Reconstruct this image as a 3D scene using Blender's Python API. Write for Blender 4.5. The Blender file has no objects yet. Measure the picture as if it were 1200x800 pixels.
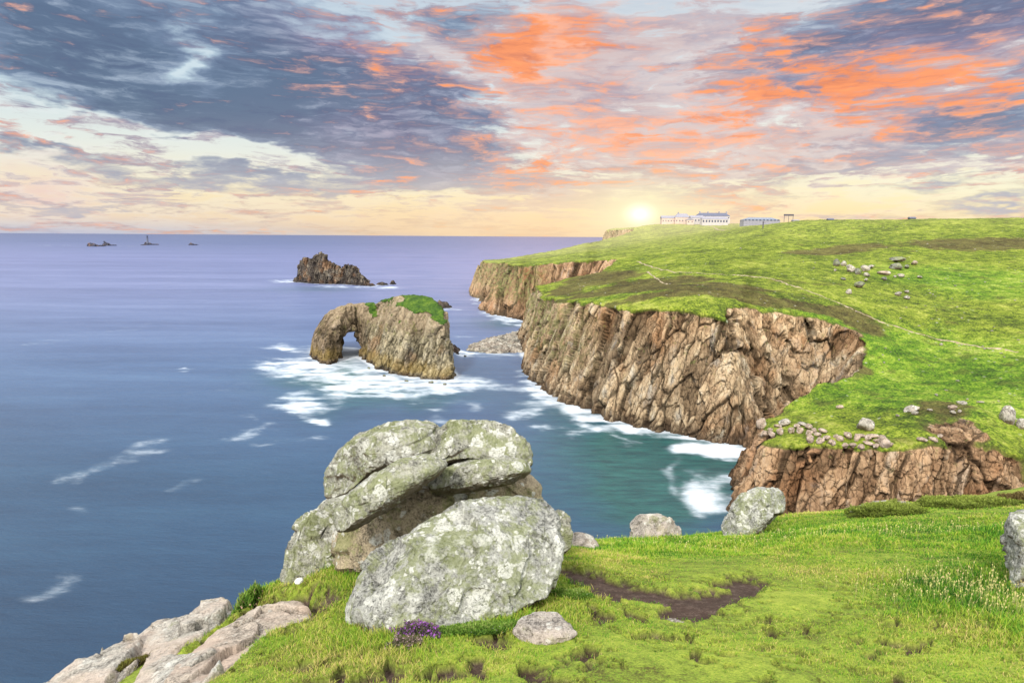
import bpy, math, random
import numpy as np
from mathutils import Vector, Matrix

random.seed(7)
RNG = np.random.default_rng(11)
sc = bpy.context.scene
COL = sc.collection
EYE = 60.0                      # camera height above the sea, metres

# ------------------------------------------------------------------ camera
F0 = 800.0
PITCH = math.atan((400 - 277) / F0)
ROLL = 0.0068
_F = np.array([0, math.cos(PITCH), -math.sin(PITCH)])
_U0 = np.array([0, math.sin(PITCH), math.cos(PITCH)])
_R0 = np.array([1.0, 0, 0])
_R = math.cos(ROLL) * _R0 + math.sin(ROLL) * _U0
_U = -math.sin(ROLL) * _R0 + math.cos(ROLL) * _U0

def ray(px, py):
    return _F + _R * ((px - 600) / F0) + _U * ((400 - py) / F0)

def at(px, py, Y):
    """point of the place on a bearing, at forward distance Y"""
    d = ray(px, py)
    return np.array([0, 0, EYE]) + d * (Y / d[1])

def sea_at(px, py):
    d = ray(px, py)
    p = np.array([0, 0, EYE]) + d * (-EYE / d[2])
    return p

cam = bpy.data.cameras.new("camera")
cam.sensor_width = 36; cam.lens = 24
cam.clip_start = 0.1; cam.clip_end = 400000
camo = bpy.data.objects.new("camera", cam); COL.objects.link(camo)
M3 = Matrix(((_R[0], _U[0], -_F[0]), (_R[1], _U[1], -_F[1]), (_R[2], _U[2], -_F[2])))
camo.matrix_world = Matrix.Translation((0, 0, EYE)) @ M3.to_4x4()
sc.camera = camo
sc.view_settings.view_transform = 'Standard'
sc.view_settings.look = 'None'
sc.view_settings.exposure = 0
sc.cycles.use_denoising = True
sc.cycles.max_bounces = 5
sc.cycles.diffuse_bounces = 3
sc.cycles.glossy_bounces = 2
sc.cycles.transparent_max_bounces = 6

# ------------------------------------------------------------------ numpy noise
def _hash(ix, iy, iz, seed):
    h = (ix.astype(np.uint32) * np.uint32(374761393) + iy.astype(np.uint32) * np.uint32(668265263)
         + iz.astype(np.uint32) * np.uint32(2147483647) + np.uint32((seed * 974634777 + 12345) & 0xffffffff))
    h = (h ^ (h >> np.uint32(13))) * np.uint32(1274126177)
    h = (h ^ (h >> np.uint32(16))) * np.uint32(2246822519)
    h = h ^ (h >> np.uint32(15))
    return (h & np.uint32(0xffffff)).astype(np.float32) / np.float32(16777216.0)

def vnoise(p, seed=0):
    """value noise, p (N,3), result -1..1"""
    f = np.floor(p); i = f.astype(np.int64); t = (p - f).astype(np.float32)
    t = t * t * t * (t * (t * 6 - 15) + 10)
    x, y, z = i[:, 0], i[:, 1], i[:, 2]
    r = 0
    for dx in (0, 1):
        wx = t[:, 0] if dx else 1 - t[:, 0]
        for dy in (0, 1):
            wy = t[:, 1] if dy else 1 - t[:, 1]
            for dz in (0, 1):
                wz = t[:, 2] if dz else 1 - t[:, 2]
                r = r + _hash(x + dx, y + dy, z + dz, seed) * (wx * wy * wz)
    return r * 2 - 1

def fbm(p, oct=4, seed=0, lac=2.03, gain=0.5, ridged=False):
    p = np.asarray(p, dtype=np.float64)
    a = 1.0; s = 0; tot = 0
    for k in range(oct):
        n = vnoise(p + 17.3 * k, seed + k * 7)
        if ridged: n = 1 - 2 * np.abs(n)
        s = s + a * n; tot += a
        a *= gain; p = p * lac
    return s / tot

def fbm2(x, y, scale, oct=4, seed=0, **k):
    return fbm(np.stack([x / scale, y / scale, np.zeros_like(x) + 0.5], 1), oct, seed, **k)

def facets(p, seed=0):
    """blocky joints: (offset -1..1 with a tilt inside every cell, distance to the crack)"""
    out = np.empty(len(p), np.float32); edge = np.empty(len(p), np.float32)
    for a in range(0, len(p), 200000):
        q = p[a:a + 200000]
        f = np.floor(q); i = f.astype(np.int64); t = (q - f).astype(np.float32)
        b1 = np.full(len(q), 9, np.float32); b2 = b1.copy(); val = np.zeros(len(q), np.float32)
        for dx in (-1, 0, 1):
            for dy in (-1, 0, 1):
                for dz in (-1, 0, 1):
                    ix, iy, iz = i[:, 0] + dx, i[:, 1] + dy, i[:, 2] + dz
                    h1 = _hash(ix, iy, iz, seed); h2 = _hash(ix, iy, iz, seed + 1); h3 = _hash(ix, iy, iz, seed + 2)
                    vx = dx + .1 + .8 * h1 - t[:, 0]; vy = dy + .1 + .8 * h2 - t[:, 1]; vz = dz + .1 + .8 * h3 - t[:, 2]
                    d = np.abs(vx) + np.abs(vy) + np.abs(vz) * 0.9 + 0.5 * np.sqrt(vx * vx + vy * vy + vz * vz)
                    h4 = _hash(ix, iy, iz, seed + 3)
                    v = (h4 * 2 - 1) + (h1 - .5) * vx * 1.6 + (h2 - .5) * vy * 1.6 + (h3 - .5) * vz * 1.6
                    near = d < b1
                    b2 = np.where(near, b1, np.minimum(b2, d))
                    val = np.where(near, v, val); b1 = np.where(near, d, b1)
        out[a:a + 200000] = val; edge[a:a + 200000] = b2 - b1
    return out, edge

def sstep(a, b, x):
    t = np.clip((x - a) / (b - a), 0, 1)
    return t * t * (3 - 2 * t)

class RBF:
    """thin plate surface through scattered (x, y, z)"""
    def __init__(s, pts, scale=100., lam=1e-3):
        P = np.array(pts, float); s.s = scale; s.p = P[:, :2] / scale; n = len(P)
        K = s._k(s.p, s.p) + lam * np.eye(n)
        Q = np.hstack([np.ones((n, 1)), s.p])
        A = np.block([[K, Q], [Q.T, np.zeros((3, 3))]])
        s.w = np.linalg.solve(A, np.concatenate([P[:, 2], np.zeros(3)]))
    def _k(s, a, b):
        d2 = ((a[:, None, :] - b[None]) ** 2).sum(2)
        return 0.5 * d2 * np.log(d2 + 1e-12)
    def __call__(s, x, y):
        o = np.empty(len(x))
        for a in range(0, len(x), 100000):
            q = np.stack([x[a:a + 100000], y[a:a + 100000]], 1) / s.s
            o[a:a + 100000] = s._k(q, s.p) @ s.w[:-3] + s.w[-3] + q @ s.w[-2:]
        return o

def poly_dist(x, y, poly, vals=None):
    """signed distance to a closed polygon (inside +), and vals of the nearest edge"""
    P = np.array(poly, float); n = len(P); Qn = np.roll(P, -1, 0)
    x = np.asarray(x, float); y = np.asarray(y, float)
    best = np.full(len(x), 1e30); inside = np.zeros(len(x), bool); val = np.zeros(len(x))
    if vals is not None: V = np.array(vals, float); Vn = np.roll(V, -1)
    for k in range(n):
        ax, ay = P[k]; bx, by = Qn[k]
        ex, ey = bx - ax, by - ay; L = ex * ex + ey * ey + 1e-12
        t = np.clip(((x - ax) * ex + (y - ay) * ey) / L, 0, 1)
        d = (x - ax - t * ex) ** 2 + (y - ay - t * ey) ** 2
        m = d < best
        best = np.where(m, d, best)
        if vals is not None: val = np.where(m, V[k] + (Vn[k] - V[k]) * t, val)
        if ay != by:
            c = ((ay > y) != (by > y)) & (x < (bx - ax) * (y - ay) / (by - ay) + ax)
            inside ^= c
    d = np.sqrt(best) * np.where(inside, 1, -1)
    return (d, val) if vals is not None else d

def line_dist(u, v, pts, sx=1., sy=1.):
    """distance to an open polyline in scaled coordinates"""
    best = np.full(len(u), 1e9)
    for (a, b) in zip(pts[:-1], pts[1:]):
        ax, ay, bx, by = a[0] / sx, a[1] / sy, b[0] / sx, b[1] / sy
        ex, ey = bx - ax, by - ay; L = ex * ex + ey * ey + 1e-9
        t = np.clip(((u / sx - ax) * ex + (v / sy - ay) * ey) / L, 0, 1)
        best = np.minimum(best, np.hypot(u / sx - ax - t * ex, v / sy - ay - t * ey))
    return best

def smin(a, b, k):
    h = np.clip(0.5 + 0.5 * (b - a) / k, 0, 1)
    return b * (1 - h) + a * h - k * h * (1 - h)

# ------------------------------------------------------------------ mesh helpers
def mesh_from(name, V, Fq, mat=None, smooth=True, attrs=None):
    me = bpy.data.meshes.new(name)
    V = np.ascontiguousarray(V, dtype=np.float32); Fq = np.ascontiguousarray(Fq, dtype=np.int32)
    nf, k = Fq.shape
    me.vertices.add(len(V)); me.vertices.foreach_set("co", V.ravel())
    me.loops.add(nf * k); me.loops.foreach_set("vertex_index", Fq.ravel())
    me.polygons.add(nf)
    me.polygons.foreach_set("loop_start", np.arange(0, nf * k, k, dtype=np.int32))
    me.polygons.foreach_set("loop_total", np.full(nf, k, dtype=np.int32))
    me.polygons.foreach_set("use_smooth", np.full(nf, smooth))
    me.update(calc_edges=True)
    if mat: me.materials.append(mat)
    for an, av in (attrs or {}).items():
        av = np.asarray(av, dtype=np.float32)
        if av.ndim == 1:
            at_ = me.attributes.new(an, 'FLOAT', 'POINT'); at_.data.foreach_set("value", av)
        else:
            at_ = me.attributes.new(an, 'FLOAT_COLOR', 'POINT')
            at_.data.foreach_set("color", np.hstack([av, np.ones((len(av), 1), np.float32)]).ravel().astype(np.float32))
    return me

def link(name, me, parent=None, loc=None):
    o = bpy.data.objects.new(name, me); COL.objects.link(o)
    if parent is not None: o.parent = parent
    if loc is not None: o.location = loc
    return o

def tag(o, label=None, cat=None, group=None, kind=None):
    if label: o["label"] = label
    if cat: o["category"] = cat
    if group: o["group"] = group
    if kind: o["kind"] = kind
    return o

def grid_faces(nu, nv):
    a = np.arange(nu * nv).reshape(nu, nv)
    return np.stack([a[:-1, :-1], a[1:, :-1], a[1:, 1:], a[:-1, 1:]], -1).reshape(-1, 4)

def grid_normals(V, nu, nv):
    G = V.reshape(nu, nv, 3)
    du = np.gradient(G, axis=0); dv = np.gradient(G, axis=1)
    n = np.cross(du, dv); n /= np.linalg.norm(n, axis=2, keepdims=True) + 1e-9
    return n.reshape(-1, 3)

def vert_normals(V, Fq):
    n = np.zeros_like(V)
    e1 = V[Fq[:, 2]] - V[Fq[:, 0]]; e2 = V[Fq[:, 3]] - V[Fq[:, 1]] if Fq.shape[1] == 4 else V[Fq[:, 1]] - V[Fq[:, 0]]
    fn = np.cross(e1, e2)
    for k in range(Fq.shape[1]): 
        for c in range(3): n[:, c] += np.bincount(Fq[:, k], fn[:, c], len(V))
    return n / (np.linalg.norm(n, axis=1, keepdims=True) + 1e-9)

def surface_nets(f, org, step):
    """closed quad mesh of the zero level of a grid of values (negative = inside)"""
    nx, ny, nz = f.shape; s = f < 0
    cs = (nx - 1, ny - 1, nz - 1)
    acc = np.zeros(cs + (3,)); cnt = np.zeros(cs)
    edges = []
    for ax in range(3):
        sl0 = [slice(None)] * 3; sl1 = [slice(None)] * 3
        sl0[ax] = slice(0, -1); sl1[ax] = slice(1, None)
        cr = s[tuple(sl0)] != s[tuple(sl1)]
        I = np.argwhere(cr)
        f0 = f[tuple(sl0)][cr]; f1 = f[tuple(sl1)][cr]
        t = f0 / (f0 - f1)
        pos = I.astype(float); pos[:, ax] += t
        inside0 = s[tuple(sl0)][cr]
        o1, o2 = [k for k in range(3) if k != ax]
        for a in (0, -1):
            for b in (0, -1):
                J = I.copy(); J[:, o1] += a; J[:, o2] += b
                ok = np.all((J >= 0) & (J < np.array(cs)), axis=1)
                Jk = tuple(J[ok].T)
                np.add.at(acc, Jk, pos[ok]); np.add.at(cnt, Jk, 1)
        edges.append((ax, o1, o2, I, inside0))
    used = cnt > 0
    idx = np.full(cs, -1); idx[used] = np.arange(used.sum())
    V = acc[used] / cnt[used][:, None] * step + np.array(org)
    faces = []
    for ax, o1, o2, I, ins in edges:
        ok = (I[:, o1] > 0) & (I[:, o2] > 0) & (I[:, o1] < cs[o1]) & (I[:, o2] < cs[o2])
        I = I[ok]; ins = ins[ok]
        q = []
        for a, b in ((-1, -1), (0, -1), (0, 0), (-1, 0)):
            J = I.copy(); J[:, o1] += a; J[:, o2] += b
            q.append(idx[tuple(J.T)])
        q = np.stack(q, 1)
        flip = ins if ax != 1 else ~ins
        q[~flip] = q[~flip][:, ::-1]
        faces.append(q)
    return V, np.concatenate(faces)

# ------------------------------------------------------------------ node helper
class N:
    def __init__(s, tree): s.t = tree; s.L = tree.links
    def new(s, typ, **kw):
        n = s.t.nodes.new(typ)
        for k, v in kw.items(): setattr(n, k, v)
        return n
    def put(s, sock, v):
        if isinstance(v, bpy.types.NodeSocket): s.L.new(v, sock)
        elif v is not None:
            if sock.type == 'RGBA' and not isinstance(v, (int, float)): v = tuple(v)[:3] + (1,)
            elif sock.type == 'RGBA': v = (v, v, v, 1)
            elif sock.type == 'VECTOR' and isinstance(v, (int, float)): v = (v, v, v)
            sock.default_value = v
    def m(s, op, a, b=None, c=None, clamp=False):
        n = s.new('ShaderNodeMath', operation=op, use_clamp=clamp)
        for i, v in enumerate((a, b, c)):
            if v is not None: s.put(n.inputs[i], v)
        return n.outputs[0]
    def add(s, a, b): return s.m('ADD', a, b)
    def sub(s, a, b): return s.m('SUBTRACT', a, b)
    def mul(s, a, b): return s.m('MULTIPLY', a, b)
    def v(s, op, a, b=None, out=0):
        n = s.new('ShaderNodeVectorMath', operation=op)
        s.put(n.inputs[0], a)
        if b is not None:
            s.put(n.inputs['Scale'] if op == 'SCALE' else n.inputs[1], b)
        return n.outputs[out]
    def step(s, x, a, b, lo=0., hi=1.):
        n = s.new('ShaderNodeMapRange', interpolation_type='SMOOTHSTEP')
        s.put(n.inputs[0], x); s.put(n.inputs[1], a); s.put(n.inputs[2], b); s.put(n.inputs[3], lo); s.put(n.inputs[4], hi)
        return n.outputs[0]
    def mix(s, f, a, b, blend='MIX'):
        n = s.new('ShaderNodeMix', data_type='RGBA', blend_type=blend)
        s.put(n.inputs[0], f); s.put(n.inputs[6], a); s.put(n.inputs[7], b)
        return n.outputs[2]
    def noise(s, vec, scale, detail=4, rough=.55, dist=0., col=False, lac=2.0):
        n = s.new('ShaderNodeTexNoise'); s.put(n.inputs['Vector'], vec)
        n.inputs['Scale'].default_value = scale; n.inputs['Detail'].default_value = detail
        n.inputs['Roughness'].default_value = rough; n.inputs['Distortion'].default_value = dist
        n.inputs['Lacunarity'].default_value = lac
        return n.outputs['Color' if col else 'Fac']
    def voro(s, vec, scale, feature='F1', out='Distance', rand=1.):
        n = s.new('ShaderNodeTexVoronoi', feature=feature); s.put(n.inputs['Vector'], vec)
        n.inputs['Scale'].default_value = scale; n.inputs['Randomness'].default_value = rand
        return n.outputs[out]
    def map(s, vec, loc=(0, 0, 0), rot=(0, 0, 0), scale=(1, 1, 1), typ='POINT'):
        n = s.new('ShaderNodeMapping', vector_type=typ); s.put(n.inputs[0], vec)
        n.inputs[1].default_value = loc; n.inputs[2].default_value = rot; n.inputs[3].default_value = scale
        return n.outputs[0]
    def ramp(s, x, stops, interp='LINEAR'):
        n = s.new('ShaderNodeValToRGB'); s.put(n.inputs[0], x); r = n.color_ramp; r.interpolation = interp
        while len(r.elements) < len(stops): r.elements.new(0.5)
        for e, (p, c) in zip(r.elements, stops):
            e.position = p; e.color = (tuple(c) + (1,)) if not isinstance(c, (int, float)) else (c, c, c, 1)
        return n.outputs[0]
    def attr(s, name, out='Fac'):
        n = s.new('ShaderNodeAttribute'); n.attribute_name = name
        return n.outputs[out]
    def bump(s, h, strength=.5, dist=.1, normal=None):
        n = s.new('ShaderNodeBump'); s.put(n.inputs['Height'], h)
        n.inputs['Strength'].default_value = strength; n.inputs['Distance'].default_value = dist
        if normal is not None: s.put(n.inputs['Normal'], normal)
        return n.outputs[0]

def new_mat(name):
    m = bpy.data.materials.new(name); m.use_nodes = True
    m.node_tree.nodes.clear()
    n = N(m.node_tree)
    out = n.new('ShaderNodeOutputMaterial')
    b = n.new('ShaderNodeBsdfPrincipled'); n.L.new(b.outputs[0], out.inputs[0])
    b.inputs['Specular IOR Level'].default_value = 0.25
    b.inputs['Roughness'].default_value = 0.9
    return m, n, b

def plain_mat(name, col, rough=.8, noise=.25, scale=2.):
    m, n, b = new_mat(name)
    g = n.new('ShaderNodeTexCoord').outputs['Object']
    k = n.noise(g, scale, 5, .6)
    c = n.mix(1.0, col, n.ramp(k, [(.3, 1 - noise), (.7, 1 + noise * .3)]), 'MULTIPLY')
    n.put(b.inputs['Base Color'], c); b.inputs['Roughness'].default_value = rough
    return m

# ------------------------------------------------------------------ sky and light
def build_world():
    w = bpy.data.worlds.new("World"); sc.world = w; w.use_nodes = True
    t = w.node_tree; t.nodes.clear(); n = N(t)
    out = n.new('ShaderNodeOutputWorld')
    gen = n.new('ShaderNodeTexCoord').outputs['Generated']
    sep = n.new('ShaderNodeSeparateXYZ'); n.L.new(gen, sep.inputs[0])
    x, y, z = sep.outputs
    az = n.m('ARCTAN2', x, y)
    el = n.m('ARCSINE', z)
    elp = n.m('MAXIMUM', el, 0.0)
    # cloud sheet seen in perspective (direction hits a layer overhead)
    zz = n.m('ADD', n.m('MAXIMUM', z, 0.0), 0.20)
    comb = n.new('ShaderNodeCombineXYZ')
    n.L.new(n.m('DIVIDE', x, zz), comb.inputs[0]); n.L.new(n.m('DIVIDE', y, zz), comb.inputs[1])
    plane = comb.outputs[0]
    c2 = n.new('ShaderNodeCombineXYZ'); n.L.new(az, c2.inputs[0]); n.L.new(el, c2.inputs[1])
    ang = c2.outputs[0]
    # domain warp so that the cloud banks get ragged outlines
    wv = n.noise(plane, .9, 6, .62, 0, col=True)
    wv2 = n.noise(plane, 3.2, 4, .6, 0, col=True)
    warp = n.v('SCALE', n.v('SUBTRACT', wv, (.5, .5, .5)), .26)
    warp = n.v('MULTIPLY', warp, (1.5, .55, 0))
    warp = n.v('SCALE', warp, n.step(elp, 0., .08))
    warp2 = n.v('MULTIPLY', n.v('SUBTRACT', wv2, (.5, .5, .5)), (.16, .07, 0))
    P = n.v('ADD', ang, n.v('ADD', warp, warp2))

    def dirof(px, py):
        d = ray(px, py); d = d / np.linalg.norm(d)
        return math.atan2(d[0], d[1]), math.asin(d[2])
    def blob(px, py, rx, ry, rot=0., wgt=1., src=None):
        a, e = dirof(px, py)
        v = n.map(src or P, (a, e, 0), (0, 0, math.radians(rot)), (rx / 800, ry / 800, 1), 'TEXTURE')
        g = n.new('ShaderNodeTexGradient', gradient_type='QUADRATIC_SPHERE'); n.L.new(v, g.inputs[0])
        return n.mul(g.outputs[1], wgt)
    def total(lst, src=None):
        s = None
        for b in lst:
            o = blob(*b, src=src)
            s = o if s is None else n.add(s, o)
        return s
    # noises
    # cloud texture: banks fan out from the low sun, so the grain leans left of it one way and right of it the other
    lean_ = n.m('MULTIPLY', n.sub(az, .18), n.m('MULTIPLY', n.sub(el, -.05), 1.1))
    cq = n.new('ShaderNodeCombineXYZ')
    n.L.new(n.sub(az, lean_), cq.inputs[0]); n.L.new(n.m('MULTIPLY', n.m('POWER', n.m('ADD', elp, .02), .72), 1.55), cq.inputs[1])
    Q = n.v('ADD', cq.outputs[0], n.v('SCALE', warp, .5))
    n1 = n.noise(n.map(Q, (3, 1, 0), (0, 0, .22), (1, 1.5, 1)), 5.5, 10, .60, .35)
    n2 = n.noise(n.map(Q, (1, 5, 0), (0, 0, -.16), (1, 2.5, 1)), 11., 9, .66, .5)
    n3 = n.noise(n.map(Q, (7, 2, 0), (0, 0, .12), (1, 2.0, 1)), 24., 8, .64, .4)
    n4 = n.noise(plane, .55, 5, .55, .2)
    # clear background: blue-white high up, cream near the horizon
    e_s = n.m('DIVIDE', elp, .36)
    left = n.ramp(e_s, [(0, (.42, .44, .60)), (.06, (.82, .66, .50)), (.16, (.92, .78, .50)), (.30, (.78, .80, .72)), (.5, (.58, .72, .78)), (1., (.36, .48, .62))])
    right = n.ramp(e_s, [(0, (.90, .55, .35)), (.05, (.98, .72, .34)), (.16, (.93, .84, .52)), (.3, (.88, .84, .68)), (.55, (.72, .76, .76)), (1., (.50, .56, .64))])
    base = n.mix(n.step(az, -.35, .25), left, right)
    pinkl = total([(40, 215, 170, 50, 0, .9), (560, 262, 240, 14, 0, .4)])
    base = n.mix(n.m('MULTIPLY', pinkl, .8, clamp=True), base, (.80, .56, .56))
    # dark blue-grey banks
    dark = total([(60, 50, 300, 95, -12, 2.0), (170, 95, 240, 60, -14, 1.3), (330, 60, 270, 110, -22, 1.9),
                  (430, 110, 230, 85, -24, 1.8), (300, 130, 210, 55, -8, 1.3), (470, 175, 190, 36, -8, 1.5),
                  (330, 210, 260, 30, -4, 1.7), (50, 172, 120, 16, -6, 1.5), (560, 30, 200, 70, -20, .8), (520, 150, 190, 60, -20, 1.0), (130, 30, 260, 60, -8, .8),
                  (1080, 30, 320, 80, 5, 2.1), (1170, 120, 180, 85, 10, 1.5), (950, 40, 200, 40, 12, .9),
                  (930, 105, 150, 40, 18, .9), (150, 245, 320, 9, 0, 1.0), (480, 200, 260, 28, -4, 1.2),
                  (700, 205, 200, 26, 8, .9), (60, 238, 200, 10, 0, .8), (1160, 240, 120, 14, 4, 1.2),
                  (930, 218, 60, 12, 6, .8), (1130, 205, 150, 16, 8, 1.0), (780, 235, 130, 14, 4, .8), (1000, 180, 200, 24, 10, .8)])
    holes = total([(225, 80, 70, 60, -30, 1.1), (180, 160, 190, 34, -6, 1.5), (330, 170, 130, 18, -4, .9),
                   (20, 140, 160, 22, 0, 1.0), (690, 70, 60, 90, -10, .8), (640, 110, 110, 26, 0, .9),
                   (290, 190, 120, 10, -6, .7), (430, 228, 160, 12, 0, .8), (960, 160, 130, 22, 8, .8)])
    d0 = n.sub(n.add(n.mul(dark, .62), n.mul(n.sub(n1, .5), 2.1)), n.mul(holes, .85))
    d0 = n.add(d0, n.add(n.mul(n.sub(n3, .5), .8), n.mul(n.sub(n2, .5), .9)))
    dmask = n.step(d0, -.02, .75)
    dcore = n.step(d0, .35, 1.25)
    # light thin veil on the right: grey-pink ripple field
    veil = total([(640, 90, 240, 90, 0, 1.0), (760, 40, 240, 50, 0, .8), (520, 120, 150, 80, 0, .6), (800, 150, 420, 150, 0, 1.7), (620, 60, 220, 120, -10, 1.1), (1050, 150, 300, 110, 6, 1.5),
                  (650, 235, 260, 40, 6, 1.0), (980, 60, 300, 90, 0, 1.0), (700, 250, 150, 20, 0, .8)])
    clear = total([(1060, 225, 230, 40, -4, 1.8), (980, 200, 120, 18, -8, .9), (860, 236, 120, 10, 0, 1.0), (900, 150, 90, 20, 4, .8),
                   (560, 110, 80, 30, 0, .6), (690, 110, 90, 40, 0, .7)])
    v0 = n.sub(n.add(n.mul(veil, .62), n.add(n.mul(n.sub(n2, .5), 3.4), n.mul(n.sub(n3, .5), 2.0))), n.mul(clear, .9))
    vmask = n.step(v0, -.08, .5)
    orange = total([(650, 50, 150, 60, 18, 2.2), (600, 85, 110, 34, 8, 1.7), (420, 75, 60, 60, -50, 1.25), (400, 130, 150, 36, -22, .7),
                    (870, 50, 110, 28, 12, 1.5), (1010, 75, 170, 26, -8, 1.7), (1150, 100, 160, 20, -10, 1.6),
                    (900, 110, 220, 40, 6, 1.4), (700, 150, 190, 45, 8, 1.5), (640, 190, 190, 30, 8, 1.1),
                    (820, 170, 210, 40, 6, 1.2), (1060, 110, 170, 30, 0, 1.1), (990, 25, 200, 26, 0, .6), (700, 215, 180, 24, 4, 1.0),
                    (500, 240, 200, 16, -3, .45), (1190, 180, 120, 40, 0, .8), (580, 130, 120, 40, 0, 1.1),
                    (150, 80, 230, 130, -10, -1.6), (300, 150, 200, 110, 0, -1.3), (820, 120, 380, 120, 4, .75), (620, 70, 120, 60, 10, .9), (760, 160, 260, 50, 5, .5), (1050, 140, 240, 60, 0, .5), (560, 190, 120, 40, 0, .5)])
    n5 = n.noise(n.map(Q, (2, 9, 0), (0, 0, -.2), (1, 2.1, 1)), 34., 6, .62, .3)
    o0 = n.add(n.mul(orange, .42), n.mul(n.sub(n3, .5), 2.6))
    o0 = n.add(o0, n.add(n.mul(n.sub(n1, .5), 1.3), n.add(n.mul(n.sub(n2, .5), 2.6), n.mul(n.sub(n5, .5), 1.5))))
    omask = n.step(o0, -.06, .92)
    ocore = n.step(o0, .35, 1.0)
    # colours
    violet = total([(420, 60, 230, 110, -30, 1.1), (1080, 70, 260, 110, 0, .9), (450, 170, 260, 50, -10, .7), (600, 200, 300, 50, 0, .5)])
    violet0 = n.m('MULTIPLY', violet, 1., clamp=True)
    dcol = n.mix(n.m('MULTIPLY', violet, 1., clamp=True), (.155, .215, .34), (.25, .195, .31))
    dcol2 = n.mix(n.m('MULTIPLY', violet, 1., clamp=True), (.07, .112, .205), (.14, .115, .22))
    inner = n.add(n.mul(n.sub(n3, .5), 1.3), n.add(n.mul(n.sub(n2, .5), 1.2), n.add(n.mul(n.sub(n1, .5), .9), 0.)))
    darkc = n.mix(n.m('ADD', dcore, n.mul(inner, .9), clamp=True), dcol, dcol2)
    darkc = n.mix(n.step(inner, -.02, -.5), darkc, n.mix(violet0, (.34, .41, .52), (.44, .34, .44)))
    lowd = n.step(elp, .015, .16)
    darkc = n.mix(lowd, (.47, .45, .52), darkc)
    vcol = n.mix(n.step(n.add(n.mul(n2, .6), n.mul(n3, .4)), .42, .60), (.66, .50, .47), (.34, .28, .36))
    sky = n.mix(n.mul(vmask, .90), base, vcol)
    sky = n.mix(n.mul(dmask, .93), sky, darkc)
    ocol = n.mix(ocore, (.84, .43, .30), (1.05, .30, .05))
    ocol = n.mix(1., ocol, n.ramp(n.add(n.mul(n3, .5), n.mul(n5, .5)), [(.38, (.68, .60, .72)), (.52, (1., 1., 1.)), (.64, (1.12, 1.25, 1.35))]), 'MULTIPLY')
    sky = n.mix(n.mul(omask, .86), sky, ocol)
    # silvery rims
    rim = n.mul(n.step(d0, -.25, .0), n.step(d0, .3, .05))
    sky = n.mix(n.mul(rim, .22), sky, (.85, .86, .84))
    # horizon band of warm light
    hb = n.mul(n.step(elp, .085, .008), n.step(n.m('ABSOLUTE', n.sub(az, .02)), .62, .05))
    hn = n.noise(n.map(ang, (0, 0, 0), (0, 0, 0), (5, 60, 1)), 1., 4, .6)
    sky = n.mix(n.mul(hb, n.add(.35, n.mul(hn, .6))), sky, (.98, .70, .36))
    # glow around the low sun
    glow = blob(750, 258, 420, 120, 0, 1.1, src=ang)
    sky = n.mix(n.mul(glow, .60), sky, (1.0, .70, .42))
    g2 = blob(750, 252, 120, 66, 0, 1.25, src=ang)
    sky = n.mix(n.m('MULTIPLY', g2, 1., clamp=True), sky, (1.0, .90, .55))
    g3 = blob(750, 251, 26, 18, 0, 1.4, src=ang)
    sky = n.mix(n.m('MULTIPLY', g3, 1., clamp=True), sky, (1.4, 1.3, 1.05))
    # overhead and behind the viewer: unseen overcast, brightened so that it lights the coast
    over = n.m('MAXIMUM', n.step(el, .40, .62), n.step(n.m('ABSOLUTE', az), 1.0, 1.5))
    big = n.mix(n.step(n4, .35, .65), (1.5, 1.54, 1.62), (2.05, 2.02, 1.92))
    em1 = n.new('ShaderNodeBackground'); n.put(em1.inputs[0], sky)
    em2 = n.new('ShaderNodeBackground'); n.put(em2.inputs[0], n.mix(n.step(el, .004, -.001), big, (.12, .15, .24)))
    over = n.m('MAXIMUM', over, n.step(el, -.004, -.005))
    em = n.new('ShaderNodeMixShader'); n.put(em.inputs[0], over)
    n.L.new(em1.outputs[0], em.inputs[1]); n.L.new(em2.outputs[0], em.inputs[2])
    ns = n.new('ShaderNodeTexSky', sky_type='NISHITA', sun_disc=False, sun_elevation=math.radians(38), sun_rotation=math.radians(212))
    nb = n.new('ShaderNodeBackground'); n.put(nb.inputs[0], ns.outputs[0]); nb.inputs[1].default_value = 0.012
    ad = n.new('ShaderNodeAddShader'); n.L.new(em.outputs[0], ad.inputs[0]); n.L.new(nb.outputs[0], ad.inputs[1])
    n.L.new(ad.outputs[0], out.inputs[0])
    w.cycles.sampling_method = 'MANUAL'; w.cycles.sample_map_resolution = 512
build_world()

sun = bpy.data.lights.new("sun", 'SUN'); sun.energy = 3.7; sun.angle = math.radians(7); sun.color = (1, .94, .84)
so = bpy.data.objects.new("sun", sun); COL.objects.link(so)
a_, e_ = math.radians(199), math.radians(38)     # azimuth clockwise from +Y: added light behind the viewer to the left, not the visible low sun
sd = Vector((math.sin(a_) * math.cos(e_), math.cos(a_) * math.cos(e_), math.sin(e_)))
so.rotation_euler = sd.to_track_quat('Z', 'Y').to_euler()

# ------------------------------------------------------------------ the coast: plan and heights
def SP(px, py): p = sea_at(px, py); return (p[0], p[1])
def BR(px, Y): d = ray(px, 400); return (d[0] / d[1] * Y, Y)

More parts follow.
